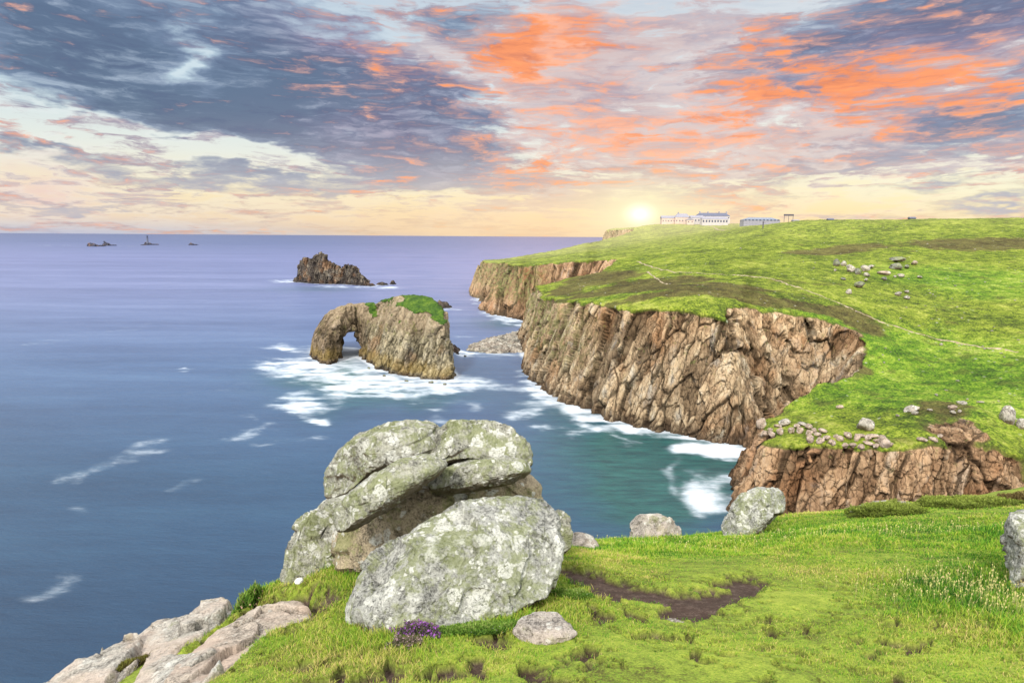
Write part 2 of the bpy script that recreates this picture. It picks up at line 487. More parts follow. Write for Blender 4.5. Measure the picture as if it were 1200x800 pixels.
coast = [  # (x, y), steepness of the cliff there; runs from the far cape to the near zawn
    ((420, 1900), 2.0), ((200, 1350), 2.0), ((130, 1130), 2.2), ((112, 1010), 2.6), ((140, 960), 2.0),
    ((110, 900), 1.6), ((40, 820), 1.6), ((-20, 745), 2.0), (SP(552, 341), 2.6), (SP(556, 348), 2.6), (SP(566, 353), 1.8),
    (SP(565, 363), 1.7), (SP(588, 370), 1.7), (SP(615, 377), 1.7), ((26, 500), 1.6), ((44, 478), 1.4), ((36, 440), 1.5), ((16, 418), 2.0),
    (SP(612, 396), 3.2), (SP(613, 416), 2.8), (SP(618, 433), 2.4), (SP(630, 450), 2.6), (SP(650, 464), 2.8), (SP(676, 473), 3.0), (SP(706, 489), 2.9),
    (SP(745, 499), 2.6), (SP(795, 509), 2.4), (SP(848, 519), 2.1), (SP(890, 523), 1.9), ((84, 208), 1.9), ((99, 213), 2.0),
    ((96, 205), 2.2), ((80, 190), 2.2), ((66, 176), 2.4), ((57, 166), 2.6), (SP(869, 588), 2.2), ((51, 143), 3.2), ((61, 135), 3.8), ((80, 130), 3.8),
    ((92, 129), 3.4), ((103, 128), 2.2), ((108, 124), .8), ((130, 112), .5), ((160, 90), .5), ((200, 60), 2.0), ((230, -80), 2.0), ((2600, -80), 2.0), ((3200, 1900), 2.0)]
CP = [c[0] for c in coast]; CS = [c[1] for c in coast]

def PT(px, py, Y): p = at(px, py, Y); return (p[0], p[1], p[2])
plateau = RBF([PT(*a) for a in [
    # main headland: edge, then inland
    (628, 345, 365), (640, 349, 330), (670, 353, 280), (700, 355, 253), (760, 357, 231), (830, 359, 218), (900, 370, 222), (960, 374, 226),
    (1000, 386, 225), (700, 345, 300), (760, 339, 278), (830, 335, 262), (900, 338, 268), (960, 343, 262), (650, 321, 440), (670, 307, 500),
    (700, 320, 420), (760, 318, 370), (830, 318, 330), (900, 316, 330), (960, 318, 335), (700, 302, 560), (740, 300, 510), (830, 298, 430), (900, 298, 420),
    (960, 298, 430), (760, 286, 650), (830, 283, 580), (900, 280, 520), (960, 280, 510), (870, 266, 760), (900, 263, 650), (940, 260, 600), (1000, 259, 580),
    (830, 264, 900), (790, 263, 930), (760, 264, 950), (735, 268, 980), (712, 270, 1000), (740, 280, 820), (715, 284, 800), (800, 275, 760),
    # first cape behind
    (580, 308, 660), (600, 305, 630), (640, 302, 610), (680, 297, 600), (700, 293, 680), (620, 303, 700), (577, 306, 690),
    # spur and the hillside on the right
    (895, 508, 151), (950, 510, 143), (1010, 512, 140), (1080, 506, 139), (1140, 503, 139), (890, 494, 160), (940, 492, 157), (1010, 500, 148), (1100, 494, 145), (1160, 486, 148), (1010, 478, 162), (905, 488, 170), (935, 468, 176), (962, 448, 185), (1003, 395, 216),
    (1010, 420, 206), (1000, 460, 178), (1100, 460, 178), (1100, 400, 225), (1100, 350, 285), (1100, 320, 340), (1100, 290, 430), (1100, 270, 510), (1100, 257, 600),
    (1190, 520, 138), (1195, 565, 126), (1200, 450, 175), (1200, 400, 215), (1200, 350, 275), (1200, 300, 390), (1200, 275, 470), (1200, 256, 590), (1020, 370, 240), (1020, 340, 290),
    (1020, 310, 360), (1020, 285, 450), (1400, 450, 170), (1400, 350, 270), (1400, 260, 560)]]
    + [(400, 1600, 80), (1200, 1800, 82), (2500, 1500, 80), (800, 900, 79), (2400, 200, 70), (500, 200, 42), (300, 20, 30), (200, 1100, 76), (450, 1000, 79), (700, 600, 78), (330, 640, 76)], lam=2e-4)

def land(x, y):
    """height, distance inland, plateau height"""
    w = sstep(-14, 8, 0 * x + 10)
    d, s = poly_dist(x, y, CP, CS)
    far = sstep(230, 500, y)
    n1 = fbm2(x, y, 26, 4, 1); n2 = fbm2(x, y, 8, 3, 5, ridged=True)
    de = d + n1 * (2.2 + 5 * far) + n2 * (1.3 + 1.5 * far)
    sp_ = ((y < 170) & (x > 45)) * 1.0; de = de + sp_ * (fbm2(x, y, 7, 3, 41) * 2.6 + fbm2(x, y, 3, 2, 43) * 1.0)
    P = plateau(x, y)
    near = sstep(60, 6, d)
    P = P + fbm2(x, y, 45, 4, 9) * 1.3 + fbm2(x, y, 9, 3, 12) * .30 + fbm2(x, y, 2.5, 2, 14) * .10 * sstep(500, 200, y)
    P = np.minimum(P, 79 + fbm2(x, y, 60, 3, 21) * 1.0)
    cl = de * s
    cl = np.where(cl > 0, cl * (1 + .10 * fbm2(x, y, 12, 3, 31)), cl)
    k = 1.5 + 1.0 * sstep(180, 300, y)
    h = smin(P, cl, k)
    return np.maximum(h, -5.), de, P

def build_land():
    NA, NR = 1020, 760
    angs = np.radians(np.linspace(-9.5, 46, NA))
    rs = np.concatenate([np.geomspace(112, 330, 640), np.geomspace(331, 1200, 520), np.geomspace(1210, 3000, 60)])
    A, Rr = np.meshgrid(angs, rs, indexing='ij')
    h, de, P = land((np.sin(A) * Rr).ravel(), (np.cos(A) * Rr).ravel())
    h = h.reshape(A.shape)
    v = (EYE - np.maximum(h, -.5)) / Rr * 800
    dv = np.abs(np.diff(v, axis=1)); dr = np.diff(Rr, axis=1)
    under = (h[:, 1:] < -.4)
    wgt = np.where(under, .0, dv) + 420 * dr / Rr[:, 1:] * .35
    cum = np.concatenate([np.zeros((NA, 1)), np.cumsum(wgt, 1)], 1)
    cum /= cum[:, -1:]
    ker = np.exp(-np.linspace(-2, 2, 33) ** 2); ker /= ker.sum()
    pad = np.pad(cum, ((16, 16), (0, 0)), 'edge')
    cum = sum(ker[k] * pad[k:k + NA] for k in range(33))
    tt = np.linspace(0, 1, NR)
    R2 = np.stack([np.interp(tt, cum[i], rs) for i in range(NA)])
    A2 = np.repeat(angs[:, None], NR, 1)
    x, y = (np.sin(A2) * R2).ravel(), (np.cos(A2) * R2).ravel()
    h, de, P = land(x, y)
    V = np.stack([x, y, h], 1)
    n = grid_normals(V, NA, NR); n[n[:, 2] < 0] *= -1
    # smooth outward direction
    G = n.reshape(NA, NR, 3)
    for _ in range(3):
        G[1:-1] = (G[:-2] + G[1:-1] * 2 + G[2:]) / 4; G[:, 1:-1] = (G[:, :-2] + G[:, 1:-1] * 2 + G[:, 2:]) / 4
    n = G.reshape(-1, 3); n /= np.linalg.norm(n, axis=1, keepdims=True)
    drop = P - h
    en = fbm(V / 5., 4, 77)
    bandw = .7 + 1.0 * en
    spur = (y < 196) & (x > 40)
    lean = sstep(.95, .80, n[:, 2] + .10 * en)
    rock = sstep(-.5, .8, drop - bandw) * np.maximum(lean, sstep(5, 10, drop))
    rock = np.where((x > 101) & (y < 150), rock * lean * sstep(108, 101, x), rock)
    rock = np.where(h < 1.5, 1., rock)
    # bare scree shoulder at the right end of the main cliff, thin turf on the left shoulder
    sh = np.exp(-(((x - 110) / 6) ** 2 + ((y - 222) / 6) ** 2)) + .95 * np.exp(-(((x - 94) / 8) ** 2 + ((y - 140) / 8) ** 2)); rock = np.maximum(rock, sstep(.35, .7, sh + .3 * en))
    # vector displacement: jointed granite
    idx = np.where(rock > .02)[0]
    q = V[idx]; yy = y[idx]; sp = spur[idx]
    Rt = np.array([[.96, -.1, -.27], [.1, 1, .05], [.27, -.05, .96]])      # joints lean to the left going up
    big = q @ Rt.T
    scl = 1 + 1.3 * sstep(300, 600, yy)
    wob = np.stack([vnoise(q / 4, 3), vnoise(q / 4, 4), vnoise(q / 4, 5)], 1) * .55
    o1, e1 = facets((big + wob) / (np.array([6.5, 9, 34]) * scl[:, None]), 101)
    o2, e2 = facets((big + wob * .7) / (np.array([2.2, 4, 12.]) * scl[:, None]), 202)
    qs = np.where(sp[:, None], q, big)
    o3, e3 = facets((qs + wob * .3) / (np.where(sp[:, None], np.array([[2.3, 2.4, 1.9]]), np.array([[1.2, 1.8, 3.6]])) * scl[:, None]), 303)
    amp1 = np.where(sp, 1.2, 1.7); amp2 = np.where(sp, .7, .60); amp3 = np.where(sp, .42, .24)
    off = (o1 * amp1 + o2 * amp2 + o3 * amp3) * scl ** .6
    crack = np.minimum(np.minimum(sstep(0, .13, e2) * .6 + .4, sstep(0, .12, e1) * .7 + .3), sstep(0, .16, e3) * .35 + .65)
    off -= (1 - sstep(0, .12, e1)) * 1.2 + (1 - sstep(0, .13, e2)) * .6 + (1 - sstep(0, .2, e3)) * np.where(sp, .35, .2)
    off += fbm(q / 2.2, 4, 55) * .30
    rk = rock[idx] * sstep(-3, 2, q[:, 2] + 2)
    hn = n[idx].copy(); hn[:, 2] *= .35
    V[idx] += hn * (off * rk)[:, None]
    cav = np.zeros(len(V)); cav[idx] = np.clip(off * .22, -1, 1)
    blk = np.zeros(len(V)); blk[idx] = o2 * .5 + .5
    crk = np.ones(len(V)); crk[idx] = crack
    # tussocks on the turf
    g = np.where(rock < .3)[0]
    qq = V[g]
    tus = fbm(np.stack([qq[:, 0] / 1.6, qq[:, 1] / 1.6, qq[:, 2] * 0], 1), 2, 91, ridged=True)
    tus2 = fbm(np.stack([qq[:, 0] / 5, qq[:, 1] / 5, qq[:, 2] * 0], 1), 3, 92)
    V[g, 2] += tus * .26 * sstep(700, 200, qq[:, 1]) + tus2 * .6
    # ground cover patches
    def patch(px, py, Y, rx, ry, rot=0):
        c = at(px, py, Y); a = math.radians(rot)
        dx, dy = x - c[0], y - c[1]
        u = dx * math.cos(a) + dy * math.sin(a); w_ = -dx * math.sin(a) + dy * math.cos(a)
        return np.clip(1 - (u / rx) ** 2 - (w_ / ry) ** 2, 0, 1)
    pn = fbm2(x, y, 14, 4, 61); pn2 = fbm2(x, y, 5, 3, 62)
    heath = (patch(745, 338, 300, 40, 46, 0) + patch(700, 325, 385, 26, 50, 0) + patch(830, 345, 262, 34, 16, 0) + patch(980, 292, 440, 40, 22, 10) + patch(1150, 287, 440, 60, 36)
             + patch(905, 357, 238, 40, 8) + patch(800, 362, 244, 40, 9) + patch(1005, 360, 235, 9, 14) + patch(985, 425, 203, 7, 12, 30)
             + patch(660, 340, 350, 12, 30) * .8 + patch(945, 330, 290, 20, 10) * .5 + patch(1100, 495, 152, 16, 8) * .4)
    heath = sstep(.10, .70, heath * 1.5 + pn * .8 + pn2 * .6 - .12)
    lush = sstep(.0, .7, patch(1100, 440, 190, 60, 60) + patch(1150, 330, 320, 60, 60) * .7 + patch(760, 352, 262, 40, 14) * .4 + pn * .4)
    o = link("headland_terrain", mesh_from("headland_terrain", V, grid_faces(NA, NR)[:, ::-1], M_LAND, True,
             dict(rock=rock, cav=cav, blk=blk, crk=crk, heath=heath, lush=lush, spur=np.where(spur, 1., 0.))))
    tag(o, kind="structure", label="green headland plateau ending in tan granite sea cliffs")
    return V.reshape(NA, NR, 3), angs, R2

def rock_colour(n, P, cav, blk, crk, wet=True, palette=None):
    """weathered granite: base tones by block, stains, lichen, dark joints, dark wet foot"""
    pal = palette or [(.0, (.085, .060, .038)), (.25, (.205, .140, .083)), (.48, (.33, .235, .145)), (.70, (.47, .355, .225)), (1, (.50, .44, .34))]
    geo = n.new('ShaderNodeNewGeometry')
    Ps = n.map(P, (0, 0, 0), (0, math.radians(-16), 0), (1, 1, .33))
    a = n.noise(Ps, .16, 6, .62, .4)
    b = n.noise(Ps, .7, 7, .68, .3)
    c = n.noise(P, .07, 3, .5)
    t = n.add(n.add(n.mul(n.sub(a, .5), 1.5), n.mul(n.sub(b, .5), 1.0)), n.add(n.mul(n.sub(blk, .5), .45), .5))
    col = n.ramp(t, pal)
    grey = n.step(n.noise(Ps, .22, 4, .6, .6), .56, .72)
    col = n.mix(n.mul(grey, .65), col, (.27, .26, .24))
    rust = n.step(c, .52, .68)
    col = n.mix(n.mul(rust, .5), col, (.36, .19, .09))
    v = n.voro(n.v('ADD', Ps, n.v('SCALE', n.noise(P, .8, 3, .6, 0, col=True), 1.2)), .55, 'DISTANCE_TO_EDGE')
    v2 = n.voro(n.v('ADD', Ps, n.v('SCALE', n.noise(P, 1.6, 3, .6, 0, col=True), .7)), 1.6, 'DISTANCE_TO_EDGE')
    jl = n.mul(n.add(.42, n.mul(n.step(v, .0, .035), .58)), n.add(.74, n.mul(n.step(v2, .0, .05), .26)))
    dark = n.mul(jl, n.step(crk, .42, .95, .36, 1.))
    dark = n.mul(dark, n.step(cav, -.75, .35, .52, 1.15))  # occlusion painted in: hollows darkened, proud faces lightened
    col = n.mix(1., col, dark, 'MULTIPLY')
    return col, geo, Ps, a, b, v, v2

def land_material():
    m, n, b = new_mat("land")
    P = n.new('ShaderNodeNewGeometry').outputs['Position']
    sepn = n.new('ShaderNodeSeparateXYZ'); n.L.new(P, sepn.inputs[0]); X, Y, Z = sepn.outputs
    rock = n.attr('rock'); cav = n.attr('cav'); blk = n.attr('blk'); crk = n.attr('crk'); heath = n.attr('heath'); lush = n.attr('lush'); spur = n.attr('spur')
    rc, geo, Ps, a_, b_, v, v2 = rock_colour(n, P, cav, blk, crk)
    rc = n.mix(n.mul(spur, .6), rc, n.mix(1., rc, (.86, .66, .56), 'MULTIPLY'))
    # far cliffs redder, left shoulder yellow-green with lichen
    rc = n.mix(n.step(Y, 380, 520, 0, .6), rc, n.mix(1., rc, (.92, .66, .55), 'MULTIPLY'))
    lich = n.mul(n.step(X, 36, 10), n.mul(n.step(Z, 6, 20), n.step(n.noise(P, .35, 5, .65), .42, .58)))
    rc = n.mix(n.mul(lich, .7), rc, (.20, .22, .075))
    grn = n.mul(n.step(n.noise(P, .5, 5, .7), .60, .68), n.step(Z, 6, 22))
    rc = n.mix(n.mul(grn, .55), rc, (.13, .17, .04))
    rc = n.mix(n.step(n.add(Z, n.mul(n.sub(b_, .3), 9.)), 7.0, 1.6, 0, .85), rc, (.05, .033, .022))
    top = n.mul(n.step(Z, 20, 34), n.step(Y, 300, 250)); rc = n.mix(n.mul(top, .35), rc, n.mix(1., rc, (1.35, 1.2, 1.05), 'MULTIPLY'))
    # turf
    g1 = n.noise(P, .035, 4, .6); g2 = n.noise(P, .25, 5, .65); g3 = n.noise(P, 1.7, 4, .7)
    gt = n.add(n.mul(n.sub(g1, .5), 1.2), n.add(n.mul(n.sub(g2, .5), 1.7), n.add(n.mul(n.sub(g3, .5), 1.9), .5)))
    gc = n.ramp(gt, [(0, (.024, .032, .008)), (.28, (.075, .11, .015)), (.5, (.16, .22, .022)), (.72, (.27, .32, .037)), (1, (.39, .40, .10))])
    gl = n.ramp(gt, [(0, (.022, .05, .009)), (.3, (.068, .15, .014)), (.55, (.15, .26, .021)), (.8, (.27, .36, .04)), (1, (.39, .44, .12))])
    gc = n.mix(lush, gc, gl)
    hc = n.ramp(gt, [(0, (.028, .022, .012)), (.35, (.07, .052, .022)), (.6, (.115, .092, .034)), (1, (.17, .165, .05))])
    gc = n.mix(n.mul(heath, .92), gc, hc)
    g4 = n.noise(n.v('MULTIPLY', P, (1, 1, 0)), .75, 6, .72, .4); g5 = n.noise(n.v('MULTIPLY', P, (1, 1, 0)), .11, 5, .68, .5)
    clump = n.m('MAXIMUM', n.step(g4, .53, .64), n.mul(n.step(g5, .54, .64), .8))
    gc = n.mix(n.mul(clump, .75), gc, n.mix(n.step(g3, .35, .65), (.040, .055, .012), (.11, .12, .03)))
    # small pale stones and flowers scattered in the turf
    vs = n.voro(n.v('MULTIPLY', P, (1, 1, .2)), .55, 'F1'); vr = n.voro(n.v('MULTIPLY', P, (1, 1, .2)), .55, 'F1', 'Color')
    sx = n.new('ShaderNodeSeparateColor'); n.L.new(vr, sx.inputs[0])
    spk = n.mul(n.step(vs, .30, .14), n.step(sx.outputs[0], .82, .86))
    spk = n.mul(spk, n.step(n.noise(P, .06, 3, .5), .45, .6))
    gc = n.mix(n.mul(spk, .8), gc, (.42, .42, .34))
    edge = n.mul(n.step(rock, .02, .35), n.step(rock, .75, .4))
    gc = n.mix(n.mul(edge, .6), gc, (.10, .085, .035))
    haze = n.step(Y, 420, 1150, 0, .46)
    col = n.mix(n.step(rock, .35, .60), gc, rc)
    col = n.mix(haze, col, (.58, .50, .30))  # distance haze and warm sun glow painted into the base colour
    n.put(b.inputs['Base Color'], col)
    hb = n.mix(n.step(rock, .35, .6), n.add(n.mul(g3, .5), n.add(n.mul(g2, .4), n.mul(g4, .9))), n.add(n.mul(n.step(v, 0, .06), .25), n.add(n.mul(n.step(v2, 0, .1), .06), n.mul(b_, 1.1))))
    n.put(b.inputs['Normal'], n.bump(hb, .9, 1.0))
    b.inputs['Specular IOR Level'].default_value = .12
    return m
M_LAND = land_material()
LANDV, LAND_A, LAND_R = build_land()

def ground_z(x, y):
    """height of the built land surface at a spot"""
    a = math.atan2(x, y); r = math.hypot(x, y)
    i = int(np.clip(np.searchsorted(LAND_A, a), 0, len(LAND_A) - 1))
    return float(np.interp(r, LAND_R[i], LANDV[i, :, 2]))

def hill_at(px, py):
    """where a bearing meets the built land"""
    d = ray(px, py); a = math.atan2(d[0], d[1]); i = int(np.clip(np.searchsorted(LAND_A, a), 0, len(LAND_A) - 1))
    hr = math.hypot(d[0], d[1]); r = LAND_R[i]; z = LANDV[i, :, 2]
    rayz = EYE + d[2] / hr * r
    k = np.where((z >= rayz) & (z > 1.5))[0]
    if len(k) == 0: return None
    k = k[0]; p = np.array([math.sin(a) * r[k], math.cos(a) * r[k], z[k]])
    return p

# ------------------------------------------------------------------ rock materials for islands and boulders
def island_material(name, kind):
    m, n, b = new_mat(name)
    P = n.new('ShaderNodeNewGeometry').outputs['Position']
    sepn = n.new('ShaderNodeSeparateXYZ'); n.L.new(P, sepn.inputs[0]); X, Y, Z = sepn.outputs
    cav = n.attr('cav'); blk = n.attr('blk'); crk = n.attr('crk')
    if kind == 'arch':
        rc, geo, Ps, a, b_, v, v2 = rock_colour(n, P, cav, blk, crk, palette=[(.0, (.09, .075, .05)), (.3, (.19, .16, .10)), (.55, (.33, .28, .18)), (.75, (.43, .37, .25)), (1, (.48, .43, .33))])
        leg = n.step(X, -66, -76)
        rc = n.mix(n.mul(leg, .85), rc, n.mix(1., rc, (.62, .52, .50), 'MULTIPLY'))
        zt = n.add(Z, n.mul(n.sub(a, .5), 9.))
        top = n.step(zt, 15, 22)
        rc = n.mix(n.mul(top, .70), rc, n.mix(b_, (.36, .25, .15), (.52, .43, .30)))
        ochre = n.mul(n.step(zt, 8.5, 4), n.step(zt, .8, 2.2))
        rc = n.mix(n.mul(ochre, .55), rc, n.mix(1., n.mix(b_, (.20, .13, .03), (.42, .30, .09)), n.step(crk, .4, .9, .45, 1.), 'MULTIPLY'))
        lich = n.mul(n.step(n.noise(P, .4, 5, .7), .54, .62), n.step(Z, 9, 18))
        rc = n.mix(n.mul(lich, .55), rc, (.20, .20, .06))
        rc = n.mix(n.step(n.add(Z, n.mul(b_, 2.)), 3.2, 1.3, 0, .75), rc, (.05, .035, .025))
    elif kind == 'dark':
        rc, geo, Ps, a, b_, v, v2 = rock_colour(n, P, cav, blk, crk, palette=[(.0, (.035, .03, .03)), (.4, (.085, .07, .06)), (.65, (.14, .115, .09)), (1, (.27, .23, .17))])
        rc = n.mix(n.step(Z, 5, 1.5, 0, .6), rc, (.03, .026, .028))
    else:   # far reef
        rc, geo, Ps, a, b_, v, v2 = rock_colour(n, P, cav, blk, crk, palette=[(.0, (.035, .04, .07)), (.5, (.06, .065, .10)), (1, (.09, .095, .13))])
    n.put(b.inputs['Base Color'], rc)
    hb = n.add(n.mul(n.step(v, 0, .09), .35), n.add(n.mul(n.step(v2, 0, .1), .18), n.mul(b_, .8)))
    n.put(b.inputs['Normal'], n.bump(hb, .9, 1.1))
    b.inputs['Specular IOR Level'].default_value = .15
    return m
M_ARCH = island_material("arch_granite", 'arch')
M_DARK = island_material("dark_granite", 'dark')
M_REEF = island_material("reef_rock", 'reef')

def cap_material():
    m, n, b = new_mat("thrift_turf")
    P = n.new('ShaderNodeNewGeometry').outputs['Position']
    g = n.noise(P, .35, 5, .7); g2 = n.noise(P, 1.3, 4, .75)
    c = n.ramp(n.add(n.mul(g, .6), n.mul(g2, .4)), [(.30, (.008, .022, .005)), (.46, (.035, .085, .010)), (.56, (.08, .145, .014)), (.72, (.19, .24, .04))])
    n.put(b.inputs['Base Color'], c); n.put(b.inputs['Normal'], n.bump(g2, .8, .8))
    return m
M_CAP = cap_material()

def craggy(V, n, amps, seed, sc1, sc2, sc3, lean=.35, rough=.2):
    Rt = np.array([[math.cos(lean), 0, -math.sin(lean)], [0, 1, 0], [math.sin(lean), 0, math.cos(lean)]])
    big = V @ Rt.T
    wob = np.stack([vnoise(V / 4, 3 + seed), vnoise(V / 4, 4 + seed), vnoise(V / 4, 5 + seed)], 1)
    o1, e1 = facets((big + wob) / np.array(sc1), seed + 11)
    o2, e2 = facets((big + wob * .7) / np.array(sc2), seed + 22)
    o3, e3 = facets((big + wob * .3) / np.array(sc3), seed + 33)
    off = o1 * amps[0] + o2 * amps[1] + o3 * amps[2]
    off -= (1 - sstep(0, .25, e1)) * amps[0] * .6 + (1 - sstep(0, .22, e2)) * amps[1] * .7 + (1 - sstep(0, .25, e3)) * amps[2] * .8
    off += fbm(V / .9, 3, seed + 5) * rough
    hn = n.copy(); hn[:, 2] *= .5
    crk = np.minimum(sstep(0, .20, e2) * .6 + .4, sstep(0, .26, e3) * .55 + .45)
    return V + hn * off[:, None], np.clip(off * .22, -1, 1), o2 * .5 + .5, crk

def island(name, poly, Pf, slope, step, amps, seed, mat, zmax, tunnel=None, capf=None, scales=None, warp=2.0, k=2.5, smooth_iter=1, parent=None, lean=.35):
    """an island of rock rising out of the sea from a plan outline"""
    P = np.array(poly); lo = P.min(0) - 5; hi = P.max(0) + 5
    xs = np.arange(lo[0], hi[0], step); ys = np.arange(lo[1], hi[1], step); zs = np.arange(-3, zmax + 3, step)
    X, Y = np.meshgrid(xs, ys, indexing='ij'); x, y = X.ravel(), Y.ravel()
    d = poly_dist(x, y, poly) + fbm2(x, y, 14, 3, seed) * warp + fbm2(x, y, 4.5, 3, seed + 3, ridged=True) * warp * .45
    p = Pf(x, y)
    s = slope(x, y) if callable(slope) else slope
    h = smin(p, d * s, k).reshape(X.shape)
    f = (zs[None, None, :] - h[:, :, None])
    gx, gy = np.gradient(h, step); g = np.sqrt(1 + gx ** 2 + gy ** 2)
    f = f / np.minimum(g, 4)[:, :, None]
    if tunnel is not None:
        f = np.maximum(f, tunnel(X[:, :, None], Y[:, :, None], zs[None, None, :]))
    f = np.maximum(f, -2.2 - zs[None, None, :])
    V, Fq = surface_nets(f, (lo[0], lo[1], -3.), step)
    n = vert_normals(V, Fq)
    sc_ = scales or ((5, 7, 18), (2.2, 3.4, 8), (.9, 1.2, 3))
    steep = sstep(.92, .72, n[:, 2])[:, None]
    V2, cav, blk, crk = craggy(V, n, amps, seed, *sc_, lean=lean)
    if capf is not None:
        cm = capf(V, n)
        V2 = V + (V2 - V) * (1 - .8 * cm)[:, None]
        top = cm > .5
        ft = top[Fq].sum(1) >= 3
        def sub(mask):
            q = Fq[mask]; u, inv = np.unique(q, return_inverse=True)
            return u, inv.reshape(q.shape)
        u, q = sub(~ft); me = mesh_from(name, V2[u], q, mat, True, dict(cav=cav[u], blk=blk[u], crk=crk[u]))
        o = link(name, me, parent)
        u, q = sub(ft); tus = fbm(V2[u] / 1.1, 3, 9) * .35 + .15
        Vc = V2[u].copy(); Vc[:, 2] += tus
        c = link("grass_cap", mesh_from("grass_cap", Vc, q, M_CAP), o)
        return o
    return link(name, mesh_from(name, V2, Fq, mat, True, dict(cav=cav, blk=blk, crk=crk)), parent)

def sea_arch():
    poly = [SP(366, 419), SP(376, 425), SP(386, 427), SP(398, 423), SP(418, 417), SP(430, 424), SP(445, 433), SP(470, 441), SP(500, 443), SP(528, 445),
            BR(532, 296), BR(528, 312), BR(500, 325), BR(470, 340), BR(430, 358), BR(395, 368), BR(370, 364)]
    pf = RBF([PT(*a) for a in [(383, 372, 338), (390, 365, 338), (400, 362, 336), (412, 360, 332), (430, 357, 326), (450, 352, 320), (470, 348, 316), (490, 348, 308), (505, 351, 303),
              (514, 358, 297), (521, 368, 291), (440, 366, 312), (455, 366, 306), (480, 368, 298), (500, 372, 291), (515, 378, 288), (430, 366, 320), (410, 368, 326), (376, 385, 338), (372, 392, 340)]], 50.)
    cpx = [360, 366, 370, 376, 383, 392, 400, 412, 425, 438, 450, 465, 480, 495, 505, 513, 520, 526, 531]
    cpy = [430, 412, 392, 380, 370, 364, 361, 359, 358, 356, 352, 348, 347, 348, 351, 358, 369, 392, 440]
    def P_(x, y):
        px = x / y * 800 + 600; cy = np.interp(px, cpx, cpy)
        cap_ = EYE - (cy - 277 + (px - 600) * -.0068 - 2) * y / 800
        return np.minimum(pf(x, y), cap_) + fbm2(x, y, 7, 3, 5) * .6
    def tun(X, Y, Z):
        u = X / Y * 330.
        c = -79.2 - .02 * Z
        w = 5.6 * np.sqrt(np.clip(1 - (np.maximum(Z, 0) / 14.0) ** 2.2, 0.0001, 1)) + .35 * np.sin(Z * .9) + .3 * np.sin(Y * .5)
        w = np.where(Z > 14.5, -(Z - 14.5) , w)
        return np.minimum(w - np.abs(u - c), 3) * .8
    def cap(V, n):
        px = V[:, 0] / V[:, 1] * 800 + 600
        e = fbm(V / 3.5, 4, 8)
        m = sstep(20.6, 22.4, V[:, 2] + e * 3.0) * sstep(.36, .58, n[:, 2] + .25 * e) * sstep(424, 432, px)
        bare = np.exp(-(((px - 467) / 9) ** 2 + ((V[:, 2] - 31) / 1.6) ** 2))
        return m * (1 - sstep(.35, .6, bare + e * .25))
    def slp(x, y):
        px = x / y * 800 + 600
        return 3.0 + 5 * sstep(495, 525, px) + 6.0 * sstep(440, 415, px)
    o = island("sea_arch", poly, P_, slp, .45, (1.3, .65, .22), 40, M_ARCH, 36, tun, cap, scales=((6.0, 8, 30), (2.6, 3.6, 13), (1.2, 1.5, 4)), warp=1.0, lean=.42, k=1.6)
    tag(o, "tall ochre rock island pierced by a sea arch, bright green turf on its top", "sea arch")
    return poly
ARCH_POLY = sea_arch()

def ridge_stack(name, Y, base, prof, depth, step, amps, seed, mat, label, cat="sea stack", group=None, slope=2.2, warp=1.2):
    """rock ridge whose crest follows a height profile along its length; base and profile in bearings"""
    b = [SP(*p) for p in base]
    xs = [p[0] for p in b]
    back = [(q[0] + 2, q[1] + depth * w) for q, w in zip(b[::-1], [.5] + [1.] * (len(b) - 2) + [.5])]
    poly = b + back
    px = np.array([p[0] for p in prof], float); zz = np.array([at(p[0], p[1], Y)[2] for p in prof]); XX = (px - 600) / 800 * Y
    def P_(x, y):
        return np.interp(x / y * Y, XX, zz) + fbm2(x, y, 4, 3, seed + 2, ridged=True) * .13 * zz.max()
    o = island(name, poly, P_, slope, step, amps, seed, mat, zz.max() * 1.15, scales=((6, 8, 22), (3.0, 4, 10), (1.3, 1.6, 3.6)), warp=warp, k=.8, lean=.1)
    tag(o, label, cat, group); return poly

